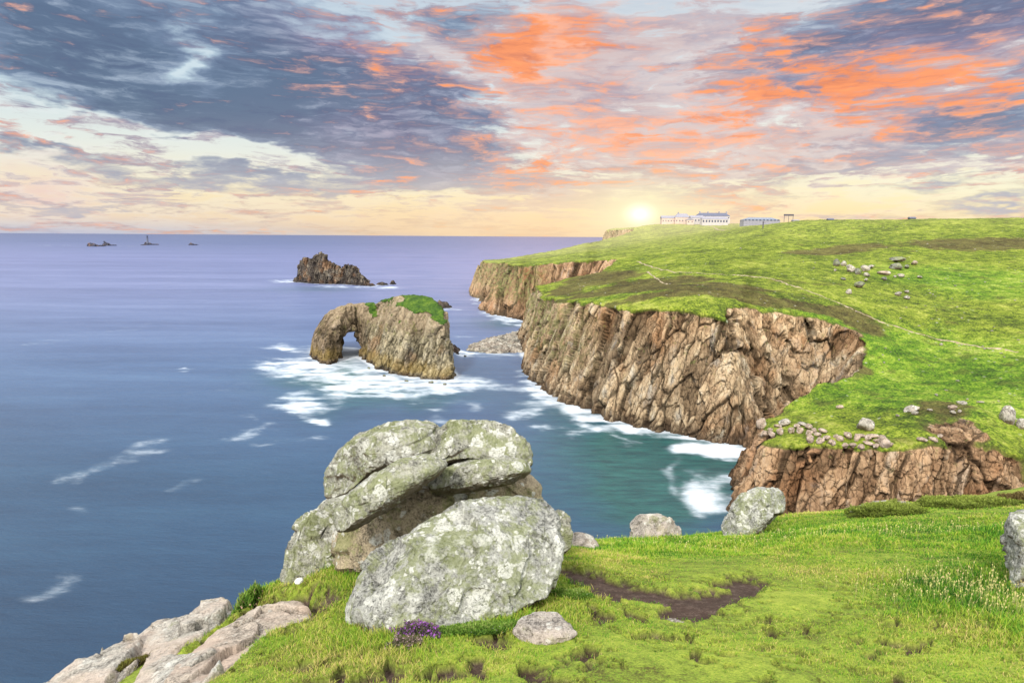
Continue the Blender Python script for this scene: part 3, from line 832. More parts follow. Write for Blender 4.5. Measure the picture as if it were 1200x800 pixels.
STACKS = [ARCH_POLY]
STACKS.append(ridge_stack("sea_stack", 850, [(346, 330), (360, 332), (380, 333), (400, 333), (415, 334), (428, 335)],
    [(343, 331), (346, 322), (350, 314), (354, 309), (358, 305), (362, 306), (366, 308), (369, 305), (372, 300), (375, 303), (377, 298), (380, 302), (383, 303), (386, 309), (391, 312), (396, 315),
     (400, 318), (404, 314), (408, 313), (413, 314), (418, 317), (421, 323), (425, 326), (430, 330)], 24, .7, (1.6, 1.1, .4), 60, M_DARK,
    "jagged dark rock stack with pinnacles standing in the sea beyond the arch", slope=4.5, warp=1.4))
for nm, Yd, ba, pr, dp, st, lab in [
    ("sea_rock", 840, [(426, 334.5), (434, 335.5), (439, 335)], [(424, 333), (428, 330), (433, 331), (437, 331), (440, 334)], 10, .7, "low dark sea rock close against the right foot of the jagged stack"),
    ("sea_rock", 850, [(441, 333.5), (448, 334.5), (454, 334)], [(440, 333), (444, 331), (448, 330), (452, 330.5), (455, 333)], 10, .7, "middle dark sea rock in the line trailing right of the jagged stack"),
    ("sea_rock", 850, [(457, 333), (460, 333.5), (464, 333)], [(456, 333), (459, 329.5), (461, 329), (464, 332)], 8, .6, "small rightmost sea rock in the line trailing from the jagged stack"),
    ("sea_rock", 860, [(343, 330), (347, 330.8), (350, 330.5)], [(342, 330), (345, 327), (348, 326), (351, 328)], 8, .7, "small dark sea rock touching the left foot of the jagged stack"),
    ("sea_rock", 575, [(508, 360.5), (516, 361.5), (526, 361)], [(507, 360), (510, 356), (514, 352), (517, 354), (520, 354.5), (523, 354), (526, 359)], 12, .55, "small dark double peaked sea rock just behind the arch island"),
    ("sea_rock", 378, [(526, 409), (533, 414), (543, 417), (549, 415)], [(525, 408), (528, 399), (533, 398), (538, 404), (544, 407), (550, 412)], 9, .4, "pointed brown rock at the seaward end of the boulder causeway"),
    ]:
    o_ = ridge_stack(nm, Yd, ba, pr, dp, st, (.5, .4, .25), len(STACKS) * 7 + 80, M_DARK, lab, "sea rock", None, slope=2.6, warp=.5)
    STACKS.append(o_)

# small wave washed rocks around the arch
def blob_rock(seed, n=14, sub=3, squash=(1, 1, .6), rough=.16, cuts=7, flat=.30):
    """one unit boulder: sphere cut by planes into soft facets"""
    r = np.random.default_rng(seed)
    nu, nv = 4 * n, 2 * n
    u = np.linspace(0, 2 * np.pi, nu, endpoint=False); w = np.linspace(0.04, np.pi - .04, nv)
    U, W = np.meshgrid(u, w, indexing='ij')
    D = np.stack([np.cos(U) * np.sin(W), np.sin(U) * np.sin(W), np.cos(W)], -1).reshape(-1, 3)
    R = np.ones(len(D))
    for _ in range(cuts):
        c = r.normal(size=3); c /= np.linalg.norm(c); k = r.uniform(.62, .92)
        dd = D @ c
        lim = np.where(dd > .05, k / np.maximum(dd, .05), 9)
        R = smin(R, lim, .10)
    R = R * (1 + fbm(D * 1.8 + seed, 4, seed) * rough)
    V = D * R[:, None] * np.array(squash)
    a = np.arange(nu * nv).reshape(nu, nv); an = np.roll(a, -1, 0)
    Fq = np.stack([a[:, :-1], a[:, 1:], an[:, 1:], an[:, :-1]], -1).reshape(-1, 4)
    tb = np.concatenate([np.stack([a[:, 0], an[:, 0], np.full(nu, nu * nv)], 1), np.stack([an[:, -1], a[:, -1], np.full(nu, nu * nv + 1)], 1)])
    V = np.vstack([V, V[a[:, 0]].mean(0), V[a[:, -1]].mean(0)])
    tri = np.concatenate([Fq[:, [0, 1, 2]], Fq[:, [0, 2, 3]], tb])
    return V, tri

# ------------------------------------------------------------------ the sea
def build_sea():
    angs = np.radians(np.linspace(-52, 52, 760))
    rs = np.concatenate([np.geomspace(25, 2500, 760), np.geomspace(2600, 250000, 60)])
    A, Rr = np.meshgrid(angs, rs, indexing='ij'); x, y = (np.sin(A) * Rr).ravel(), (np.cos(A) * Rr).ravel()
    u = x / y * 800 + 600; v = 277 + 48000. / y - (u - 600) * -.0068
    wx = fbm2(x, y, 16, 4, 3); wy = fbm2(x, y, 16, 4, 4); w3 = fbm2(x, y, 5, 3, 6)
    sv = np.clip((v - 277) / 160, .08, 2.2)
    uu = u + wx * 16 * np.minimum(sv, 1.3) + w3 * 4; vv = v + wy * 10 * sv + w3 * 2.5 * sv
    foam = np.zeros(len(x))
    def ell(px, py, rx, ry, wgt=1., rot=0.):
        a = math.radians(rot); dx, dy = uu - px, vv - py
        s = (dx * math.cos(a) + dy * math.sin(a)) / rx; t = (-dx * math.sin(a) + dy * math.cos(a)) / ry
        return wgt * np.exp(-(s * s + t * t) * 1.1)
    def streak(pts, w, wgt=1., asp=3.2):
        d = line_dist(uu, vv, pts, asp, 1.)
        return wgt * np.exp(-(d / w) ** 2)
    for e in [(352, 432, 52, 13, 1.5), (324, 407, 26, 3.5, 1.1), (375, 412, 26, 8, .8), (318, 430, 18, 4, .6), (408, 418, 14, 8, .8),
              (470, 452, 70, 13, 1.5), (530, 450, 45, 9, 1.2), (430, 438, 26, 10, 1.2), (412, 452, 25, 8, .8), (445, 462, 40, 8, .7),
              (835, 592, 26, 24, 1.4), (868, 570, 18, 10, .9), (855, 610, 22, 10, .9), (818, 536, 26, 6, 1.2), (862, 535, 25, 5, .9),
              (603, 487, 14, 8, .75), (628, 484, 14, 9, .5), (640, 470, 18, 12, .6), (520, 478, 22, 6, .4), (555, 482, 12, 5, .4), (520, 500, 30, 9, .45), (508, 487, 10, 8, .35),
              (335, 329, 20, 2.0, .9), (400, 335, 45, 2.4, .75), (450, 336, 24, 2.0, .8), (526, 362, 16, 1.8, .7), (565, 352, 22, 3, .5), (600, 372, 25, 4, .5),
              (585, 418, 35, 5, .55), (655, 452, 10, 10, .5), (545, 418, 12, 3, .5), (370, 493, 14, 5, .9), (275, 491, 12, 4, .6), (210, 438, 10, 2.2, .6), (157, 451, 9, 2, .35),
              (800, 556, 8, 14, .5), (795, 575, 7, 16, .35), (70, 610, 20, 5, .3), (730, 530, 18, 4, .4), (60, 287.5, 40, .8, .4), (150, 288, 60, .7, .4),
              (690, 500, 18, 5, .6), (770, 612, 30, 10, -.6), (770, 580, 14, 8, .15)]:
        foam += ell(*e)
    for pts, w, wg in [([(328, 480), (345, 468), (372, 462), (395, 452), (405, 440)], 3.2, 1.0), ([(340, 484), (362, 476), (385, 476), (410, 462)], 3., .75), ([(352, 480), (362, 487), (372, 494)], 3.5, .7),
                       ([(45, 571), (80, 560), (120, 546), (168, 527)], 2.6, .66), ([(255, 523), (280, 515), (302, 507)], 2.4, .9), ([(285, 530), (315, 525), (345, 523), (372, 518)], 2.0, .8),
                       ([(183, 584), (200, 577), (216, 574)], 2.0, .5), ([(20, 404), (70, 400)], 1.3, .6), ([(0, 440), (90, 428), (230, 420)], 1.6, .24), ([(30, 500), (150, 486), (260, 470)], 2.2, .22), ([(150, 600), (260, 575), (330, 560)], 3, .22), ([(60, 660), (200, 630), (300, 610)], 3.5, .18), ([(0, 365), (140, 358), (300, 345)], 1.1, .3), ([(180, 470), (300, 452)], 1.6, .3), ([(430, 380), (560, 395)], 1.5, .2), ([(80, 393), (130, 386), (180, 382)], 1.1, .5), ([(180, 381), (250, 371), (330, 358)], 1.3, .3),
                       ([(0, 721), (25, 711), (46, 700)], 5, .6), ([(0, 690), (20, 700), (60, 680), (110, 662)], 3, .22), ([(0, 348), (80, 342), (170, 337), (300, 326)], .9, .35),
                       ([(0, 545), (40, 540)], 2, .3), ([(480, 330), (560, 322), (640, 310)], .8, .3), ([(520, 340), (560, 335)], .8, .3),
                       ([(625, 452), (640, 462), (662, 477), (700, 493), (740, 503), (790, 512), (850, 521), (885, 526)], 6.5, 1.6), ([(655, 470), (690, 487), (735, 500)], 7.5, .5),
                       ([(625, 507), (660, 511), (692, 508)], 3.0, 1.1), ([(692, 508), (720, 518), (748, 527)], 2.2, .7), ([(805, 540), (840, 538), (885, 536)], 3.6, .9),
                       ([(612, 430), (618, 445), (630, 462)], 3, .5), ([(555, 350), (580, 356), (600, 355)], 1.5, .6), ([(566, 365), (590, 373), (615, 380)], 2.0, .9),
                       ([(560, 415), (585, 410), (612, 412)], 2.5, .5), ([(535, 396), (575, 398), (612, 384)], 2., .5), ([(150, 515), (185, 508)], 1.5, .3), ([(430, 485), (455, 482), (475, 487)], 2, .25),
                       ([(20, 470), (90, 464)], 1.0, .2), ([(380, 300), (470, 297)], .7, .25), ([(640, 300), (560, 303)], .6, .2), ([(660, 588), (700, 590)], 2, .1)]:
        open_ = pts[0][0] < 520 and pts[-1][0] < 520
        foam += streak(pts, w * (1.9 if open_ else 1.3), wg * (.60 if open_ else .78))
    dm = poly_dist(x, y, CP)
    foam += .9 * np.exp(-(np.maximum(-dm, 0) / 1.6) ** 2) * (y < 700)
    for pl in STACKS:
        foam += 1.1 * np.exp(-(np.abs(np.minimum(poly_dist(x, y, pl) , 0)) / (1.5 if y.max() else 1)) ** 2) * 1.0
    br = fbm2(x, y, 7, 5, 33) ; br2 = fbm(np.stack([x / 14, y / 4.0, 0 * x], 1), 4, 35)
    foam = np.minimum(foam, 1.25) * (.82 + .85 * br + .75 * br2) - .08
    foam = np.clip(foam, 0, 2)
    teal = np.zeros(len(x))
    for e in [(820, 570, 110, 60, 1.1), (850, 520, 70, 26, .7), (730, 520, 90, 32, .75), (680, 570, 90, 60, .35), (410, 450, 60, 16, .7), (350, 445, 60, 14, .5), (480, 466, 110, 16, .55), (400, 430, 20, 16, .9),
              (590, 378, 40, 8, .6), (375, 338, 60, 4, .4), (560, 430, 60, 20, .15), (380, 480, 60, 22, .3), (660, 480, 50, 20, .6), (770, 600, 60, 36, .9)]:
        teal += ell(*e)
    V = np.stack([x, y, 0 * x], 1)
    sw = fbm(np.stack([x / 40, y / 14., 0 * x], 1), 3, 44)
    V[:, 2] = sw * .18 * np.exp(-Rr.ravel() / 900)
    o = link("sea", mesh_from("sea", V, grid_faces(len(angs), len(rs))[:, ::-1], sea_material(), True, dict(foam=foam, teal=np.clip(teal, 0, 1))))
    tag(o, kind="structure")

def sea_material():
    m, n, b = new_mat("sea_water")
    P = n.new('ShaderNodeNewGeometry').outputs['Position']
    s = n.new('ShaderNodeSeparateXYZ'); n.L.new(P, s.inputs[0]); X, Y, Z = s.outputs
    foam = n.attr('foam'); teal = n.attr('teal')
    ln = n.m('LOGARITHM', n.m('MAXIMUM', Y, 10.), 10.)
    t = n.m('DIVIDE', n.sub(ln, 1.9), 2.4)          # 80 m .. 20 km
    left = n.m('DIVIDE', X, n.m('MAXIMUM', Y, 10.))
    c1 = n.ramp(t, [(0, (.010, .038, .082)), (.13, (.020, .062, .125)), (.25, (.058, .112, .225)), (.40, (.122, .155, .305)), (.55, (.120, .146, .31)), (.75, (.062, .092, .22)), (1, (.055, .08, .19))])  # lighter mid-distance tones are swell highlights put into the water colour
    bands = n.noise(n.map(P, (0, 0, 0), (0, 0, .12), (.0012, .010, 1)), 1., 5, .6)
    bands2 = n.noise(n.map(P, (0, 0, 0), (0, 0, -.10), (.012, .055, 1)), 1., 6, .65)
    bands3 = n.noise(n.map(P, (0, 0, 0), (0, 0, .05), (.10, .42, 1)), 1., 6, .7)
    c1 = n.mix(1., c1, n.ramp(n.add(n.mul(bands, .45), n.add(n.mul(bands2, .35), n.mul(bands3, .2))), [(.34, (.60, .63, .70)), (.5, (.98, .98, 1.)), (.66, (1.5, 1.40, 1.28))]), 'MULTIPLY')
    warm = n.mul(n.step(left, -.35, .05), n.mul(n.step(Y, 300, 900), n.step(bands2, .40, .62)))
    c1 = n.mix(n.mul(warm, .35), c1, (.36, .30, .42))
    c2 = n.mix(n.step(bands3, .3, .7), (.004, .042, .045), (.016, .105, .092))
    c1 = n.mix(n.mul(teal, .88), c1, c2)
    f1 = n.noise(n.map(P, (0, 0, 0), (0, 0, .25), (.16, .34, 1)), 1., 7, .66, .5)
    f2 = n.noise(n.map(P, (0, 0, 0), (0, 0, .1), (.7, 1.7, 1)), 1., 5, .65, .3)
    ff = n.add(foam, n.add(n.mul(n.sub(f1, .5), 1.5), n.mul(n.sub(f2, .5), .7)))
    fm = n.mul(n.step(ff, .0, 1.35), n.step(foam, .0, .45))
    milky = n.step(foam, .05, .9)
    c1 = n.mix(n.mul(milky, .40), c1, (.26, .38, .47))
    col = n.mix(n.mul(fm, .95), c1, (.60, .64, .70))
    n.put(b.inputs['Base Color'], col)
    n.put(b.inputs['Roughness'], n.mix(fm, .36, .9))
    b.inputs['Specular IOR Level'].default_value = .32
    w1 = n.noise(n.map(P, (0, 0, 0), (0, 0, .2), (.35, .9, 1)), 1., 7, .68)
    w2 = n.noise(n.map(P, (0, 0, 0), (0, 0, -.3), (.05, .13, 1)), 1., 4, .6)
    fade = n.step(Y, 1800, 200)
    n.put(b.inputs['Normal'], n.bump(n.mul(n.add(n.mul(w1, .55), w2), fade), .5, .9))
    return m
build_sea()

# ------------------------------------------------------------------ the near clifftop
def AT(px, py, Y): p = at(px, py, Y); return (p[0], p[1], p[2])
near_rbf = RBF([AT(*a) for a in [
    (600, 800, 4.2), (600, 730, 5.6), (700, 740, 5.5), (700, 680, 7.4), (760, 650, 10), (760, 632, 14.5), (860, 623, 16.5), (900, 612, 17), (830, 700, 6.9), (830, 760, 5.1),
    (1000, 800, 4.3), (1000, 730, 5.9), (1000, 670, 8.3), (1000, 630, 12), (1000, 597, 18), (1100, 586, 20), (1100, 640, 10.5), (1100, 700, 6.9), (1200, 790, 4.5), (1200, 720, 6.2),
    (1190, 640, 10), (1200, 578, 20), (500, 760, 5.0), (400, 770, 5.1), (400, 730, 5.9), (300, 800, 4.9), (350, 700, 7.2), (280, 702, 7.8), (300, 735, 6.3), (200, 790, 5.6), (150, 765, 6.6),
    (60, 800, 6.6), (340, 680, 8.2), (370, 650, 9.0), (420, 655, 8.4), (500, 640, 9.0), (600, 640, 9.5), (450, 700, 6.8), (660, 634, 12.0), (700, 632, 13.5)]]
    + [(0, 1.5, 57.9), (3, 0, 57.8), (-3, 1.0, 57.4), (-8, 0, 55.2), (12, 0, 57.6), (30, 6, 56.8), (0, -12, 58), (40, 22, 52), (-20, -10, 54), (60, 0, 55)], 8., lam=2e-3)
NEAR = [AT(40, 815, 6.9)[:2], AT(150, 735, 8.0)[:2], AT(225, 712, 8.3)[:2], AT(268, 700, 8.4)[:2], AT(310, 675, 9.0)[:2], AT(345, 640, 9.7)[:2], (-2.2, 11.2), (-.3, 13.2), (1.2, 14.4),
        (2.8, 15.6), (4.5, 17.0), (6.6, 18.3), (9.5, 19.8), (13, 21), (17, 22.5), (26, 26), (60, 30), (90, -30), (-30, -30), (-12, 0), (-7, 4)]

SOIL = [([(665, 672), (690, 676), (720, 686), (760, 694), (800, 700), (835, 698)], 13, 1.1), ([(790, 712), (825, 706), (850, 694), (880, 684)], 15, 1.15), ([(800, 712), (815, 716)], 13, 1.0),
        ([(703, 719), (713, 721)], 8, 1.1), ([(735, 716), (752, 722)], 8, 1.0), ([(560, 742), (580, 750)], 13, 1.0), ([(556, 765), (562, 785)], 9, .8), ([(620, 790), (660, 766), (700, 762)], 11, .75),
        ([(510, 792), (545, 785)], 14, .7), ([(660, 790), (700, 775)], 12, .55), ([(355, 716), (372, 706), (388, 700)], 13, .9), ([(340, 735), (375, 720)], 9, .6), ([(1033, 749), (1048, 752)], 6, 1.0),
        ([(1072, 758), (1080, 753)], 7, 1.0), ([(1008, 764), (1022, 768)], 6, .9), ([(995, 748), (1002, 750)], 5, .8), ([(940, 765), (946, 768)], 4, .8), ([(1120, 777), (1140, 779)], 5, .6), ([(870, 700), (900, 690)], 10, .5),
        ([(430, 795), (470, 790)], 8, .6), ([(760, 745), (790, 748)], 6, .5), ([(1005, 655), (1010, 652)], 0.1, 0)]
def g0(u, v): return np.exp(-(((u - 330) / 120) ** 2 + ((v - 740) / 50) ** 2))
def near_masks(x, y, z):
    """bare soil, long grass: worked out from the spot's bearing and distance"""
    rel = np.stack([x, y, z - EYE], 1)
    f = rel @ _F; ok = np.maximum(f, .5)
    u = 600 + 800 * (rel @ _R) / ok; v = 400 - 800 * (rel @ _U) / ok
    q = np.stack([x, y, 0 * x], 1)
    a = fbm(q / .35, 4, 301); b = fbm(q / .09, 3, 302); c = fbm(q / 1.4, 3, 303)
    uu = u + a * 16; vv = v + b * 4 + a * 6
    soil = np.zeros(len(x))
    for pts, w, wg in SOIL:
        d = line_dist(uu, vv, pts, 1.7, 1.)
        soil = np.maximum(soil, wg * np.exp(-(d / (w * .86)) ** 2) * (1 + .35 * a))
    soil += sstep(.02, .36, b * .55 + a * .4 + c * .25) * .66 * sstep(660, 710, v) * (1 - .5 * g0(u, v))
    soil += sstep(.42, .7, a * .8 + c * .4) * .5
    soil = sstep(.34, .66, soil + b * .45 + a * .12)
    def g(px, py, rx, ry): return np.exp(-(((u - px) / rx) ** 2 + ((v - py) / ry) ** 2))
    tall = g(1130, 690, 95, 32) * 1.0 + g(1000, 622, 240, 22) * .55 + g(760, 640, 110, 14) * .5 + g(420, 640, 60, 20) * .7 + g(290, 690, 26, 14) + g(400, 680, 80, 30) * .45 \
        + g(560, 722, 110, 15) * .6 + g(450, 750, 60, 22) * .35 + g(1190, 630, 60, 20) * .5 + g(680, 690, 30, 18) * .35 + g(340, 755, 90, 20) * .2 + g(1190, 740, 60, 20) * .4
    tall = np.clip(tall * (1 + .5 * c), 0, 1)
    rocky = g(170, 770, 150, 50)
    return soil, tall, u, v, a, b, c

LEDGES = [
    ([(36, 812, 7.0), (80, 775, 7.5), (115, 756, 7.9), (152, 738, 8.2), (172, 738, 7.9), (150, 775, 7.2), (125, 815, 6.5), (80, 870, 5.8), (20, 860, 6.4)], .35, 0, "outermost grey ledge sloping into the bottom left corner"),
    ([(150, 742, 8.3), (175, 720, 8.6), (225, 712, 8.7), (268, 700, 8.7), (278, 706, 8.3), (240, 735, 7.5), (195, 768, 6.9), (140, 830, 6.1), (105, 840, 6.3), (140, 785, 7.1)], .35, 0, "long grey and pink ledge running up to the tuft of grass"),
    ([(190, 805, 5.9), (205, 772, 6.5), (250, 737, 7.2), (300, 711, 7.8), (350, 701, 7.8), (368, 712, 7.3), (335, 745, 6.5), (285, 775, 6.0), (245, 805, 5.5), (205, 850, 5.1)], .30, 1, "broad pink slab between the turf and the long ledge"),
    ([(130, 840, 5.7), (160, 788, 6.5), (200, 769, 6.75), (250, 765, 6.4), (262, 785, 5.9), (225, 840, 5.3), (150, 880, 5.1)], .28, 0, "black flecked rock at the bottom beside the pink slab")]
LEDGE_XY = [[tuple(at(*p)[:2]) for p in l[0]] for l in LEDGES]

def near_h(x, y):
    h = near_rbf(x, y)
    d = poly_dist(x, y, NEAR) + fbm2(x, y, 1.6, 3, 71) * .35
    h = h + fbm2(x, y, 3.0, 3, 72) * .15 + fbm2(x, y, .8, 3, 73) * .06 + fbm2(x, y, .22, 2, 74) * .014
    near_ = (x < 0) & (y < 10) & (y > 3.5); ix = np.where(near_)[0]
    if len(ix):
        ld = np.max([poly_dist(x[ix], y[ix], q) for q in LEDGE_XY], 0)
        h[ix] -= .34 * sstep(-.34, .0, ld)
    h = h - np.where(d < .9, (.9 - d) ** 2 * .45, 0) * (d > -.2) - np.where(d <= -.2, .545 + (-.2 - d) * 2.1, 0)
    return np.maximum(h, -3)

def build_near():
    NA = 900
    angs = np.radians(np.linspace(-100, 100, NA)); angs = np.sign(angs) * np.abs(angs) ** 1.0
    rs = np.concatenate([[.2], np.geomspace(1.2, 26, 620), np.geomspace(27, 90, 40)])
    A, Rr = np.meshgrid(angs, rs, indexing='ij'); x, y = (np.sin(A) * Rr).ravel(), (np.cos(A) * Rr).ravel()
    h = near_h(x, y)
    soil, tall, u, v, a, b, c = near_masks(x, y, h)
    h = h - soil * (.085 + .03 * a) + b * .006 * (1 - soil) + fbm(np.stack([x, y, 0 * x], 1) / .05, 2, 305) * .010 * soil
    V = np.stack([x, y, h], 1)
    o = link("clifftop_ground", mesh_from("clifftop_ground", V, grid_faces(NA, len(rs))[:, ::-1], near_material(), True, dict(soil=soil, tall=tall, tone=c * .5 + .5)))
    tag(o, kind="structure")

def near_material():
    m, n, b = new_mat("turf_and_soil")
    P = n.new('ShaderNodeNewGeometry').outputs['Position']
    soil = n.attr('soil'); tall = n.attr('tall'); tone = n.attr('tone')
    a = n.noise(P, .9, 5, .6); c = n.noise(P, 7, 5, .7); d = n.noise(P, 45, 3, .7)
    t = n.add(n.add(n.mul(n.sub(a, .5), .9), n.mul(n.sub(c, .5), .9)), n.add(n.mul(n.sub(d, .5), .9), .5))
    g = n.ramp(t, [(0, (.035, .022, .012)), (.25, (.09, .09, .018)), (.5, (.20, .27, .03)), (.75, (.33, .39, .05)), (1, (.46, .44, .12))])
    s = n.ramp(n.add(n.mul(c, .6), n.mul(d, .4)), [(.2, (.014, .008, .006)), (.5, (.065, .040, .030)), (.72, (.17, .125, .10))])
    col = n.mix(soil, g, s)
    n.put(b.inputs['Base Color'], col)
    n.put(b.inputs['Normal'], n.bump(n.add(n.mul(c, .5), d), .8, .03))
    return m
build_near()

# grass: one mass of separate blades
def blades(name, N_, rmin, rmax, amin, amax, hfun, wscale, seed, mat, keep, lean=.5, hues=None, **lab):
    r = np.random.default_rng(seed)
    A = np.radians(r.uniform(amin, amax, N_)); R_ = rmin * (rmax / rmin) ** r.uniform(0, 1, N_)
    x, y = np.sin(A) * R_, np.cos(A) * R_
    z = near_h(x, y)
    soil, tall, u, v, a, b, c = near_masks(x, y, z)
    H, k = hfun(x, y, z, soil, tall, u, v, a, b, c, r)
    x, y, z, H, a, b, c, R_, tall = (q[k] for q in (x, y, z, H, a, b, c, R_, tall)); n_ = len(x)
    ang = r.uniform(0, 2 * np.pi, n_); ln = np.abs(r.normal(0, lean, n_)) * H + .004
    la = ang + r.uniform(-1, 1, n_) * .9
    w = wscale * (.7 + .6 * r.random(n_)) * np.maximum(R_ / 5., .8)
    wx, wy = np.cos(ang + 1.57) * w, np.sin(ang + 1.57) * w
    bx, by = np.cos(la) * ln, np.sin(la) * ln
    z0 = z - .012
    v0 = np.stack([x - wx, y - wy, z0], 1); v1 = np.stack([x + wx, y + wy, z0], 1)
    v2 = np.stack([x + bx * .4 + wx * .75, y + by * .4 + wy * .75, z0 + H * .6], 1); v3 = np.stack([x + bx * .4 - wx * .75, y + by * .4 - wy * .75, z0 + H * .6], 1)
    v4 = np.stack([x + bx, y + by, z0 + H], 1)
    V = np.stack([v0, v1, v2, v3, v4], 1).reshape(-1, 3)
    i = np.arange(n_) * 5
    q = np.concatenate([np.stack([i, i + 1, i + 2], 1), np.stack([i, i + 2, i + 3], 1), np.stack([i + 3, i + 2, i + 4], 1)])
    hue = np.clip(.5 + .55 * c + .35 * a + r.normal(0, .22, n_) + .10 - .30 * tall, 0, 1)
    if hues is not None: hue = hues(hue, r, n_, tall)
    tip = np.tile(np.array([0, 0, .6, .6, 1.]), n_)
    return link(name, mesh_from(name, V, q, mat, False, dict(hue=np.repeat(hue, 5), tip=tip)))

def blade_material(name, ramp_):
    m, n, b = new_mat(name)
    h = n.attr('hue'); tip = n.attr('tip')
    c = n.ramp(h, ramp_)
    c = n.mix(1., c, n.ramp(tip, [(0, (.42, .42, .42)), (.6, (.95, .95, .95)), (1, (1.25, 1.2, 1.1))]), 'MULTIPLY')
    n.put(b.inputs['Base Color'], c)
    b.inputs['Roughness'].default_value = .75
    tr = n.new('ShaderNodeBsdfTranslucent'); n.put(tr.inputs[0], c)
    mx = n.new('ShaderNodeMixShader'); mx.inputs[0].default_value = .28
    n.L.new(b.outputs[0], mx.inputs[1]); n.L.new(tr.outputs[0], mx.inputs[2])
    out = [q for q in n.t.nodes if q.type == 'OUTPUT_MATERIAL'][0]
    n.L.new(mx.outputs[0], out.inputs[0])
    return m
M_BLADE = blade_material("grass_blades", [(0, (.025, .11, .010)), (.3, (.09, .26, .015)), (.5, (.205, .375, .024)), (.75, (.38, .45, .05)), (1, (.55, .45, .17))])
M_STALK = blade_material("seed_stalks", [(0, (.30, .36, .10)), (.5, (.48, .46, .20)), (1, (.55, .45, .26))])

def h_turf(x, y, z, soil, tall, u, v, a, b, c, r):
    H = (.011 + .016 * np.clip(c + .5, 0, 1)) * (1 + .6 * r.random(len(x))) + tall * (.04 + .05 * r.random(len(x)))
    H *= 1 + .03 * np.maximum(y - 8, 0)
    inside = poly_dist(x, y, NEAR) > -.35
    rocky = np.max([poly_dist(x, y, q) for q in LEDGE_XY], 0) > -.04
    k = (r.random(len(x)) > soil * 1.05 - .02) & inside & ~(rocky & (r.random(len(x)) < .93)) & (v < 840) & ((r.random(len(x)) < .36 + .8 * tall + .30 * (c > 0) + .2 * (v < 665)))
    return H, k
def h_tall(x, y, z, soil, tall, u, v, a, b, c, r):
    H = .035 + .085 * r.random(len(x)) * (1 + .03 * y)
    return H, (r.random(len(x)) < sstep(.35, 1, tall) * 1.0) & (soil < .4) & (poly_dist(x, y, NEAR) > -.5)
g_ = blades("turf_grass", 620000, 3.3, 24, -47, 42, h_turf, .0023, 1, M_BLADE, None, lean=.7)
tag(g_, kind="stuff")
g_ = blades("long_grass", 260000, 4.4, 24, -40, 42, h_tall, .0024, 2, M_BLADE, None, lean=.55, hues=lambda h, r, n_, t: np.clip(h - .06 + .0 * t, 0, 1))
tag(g_, kind="stuff")

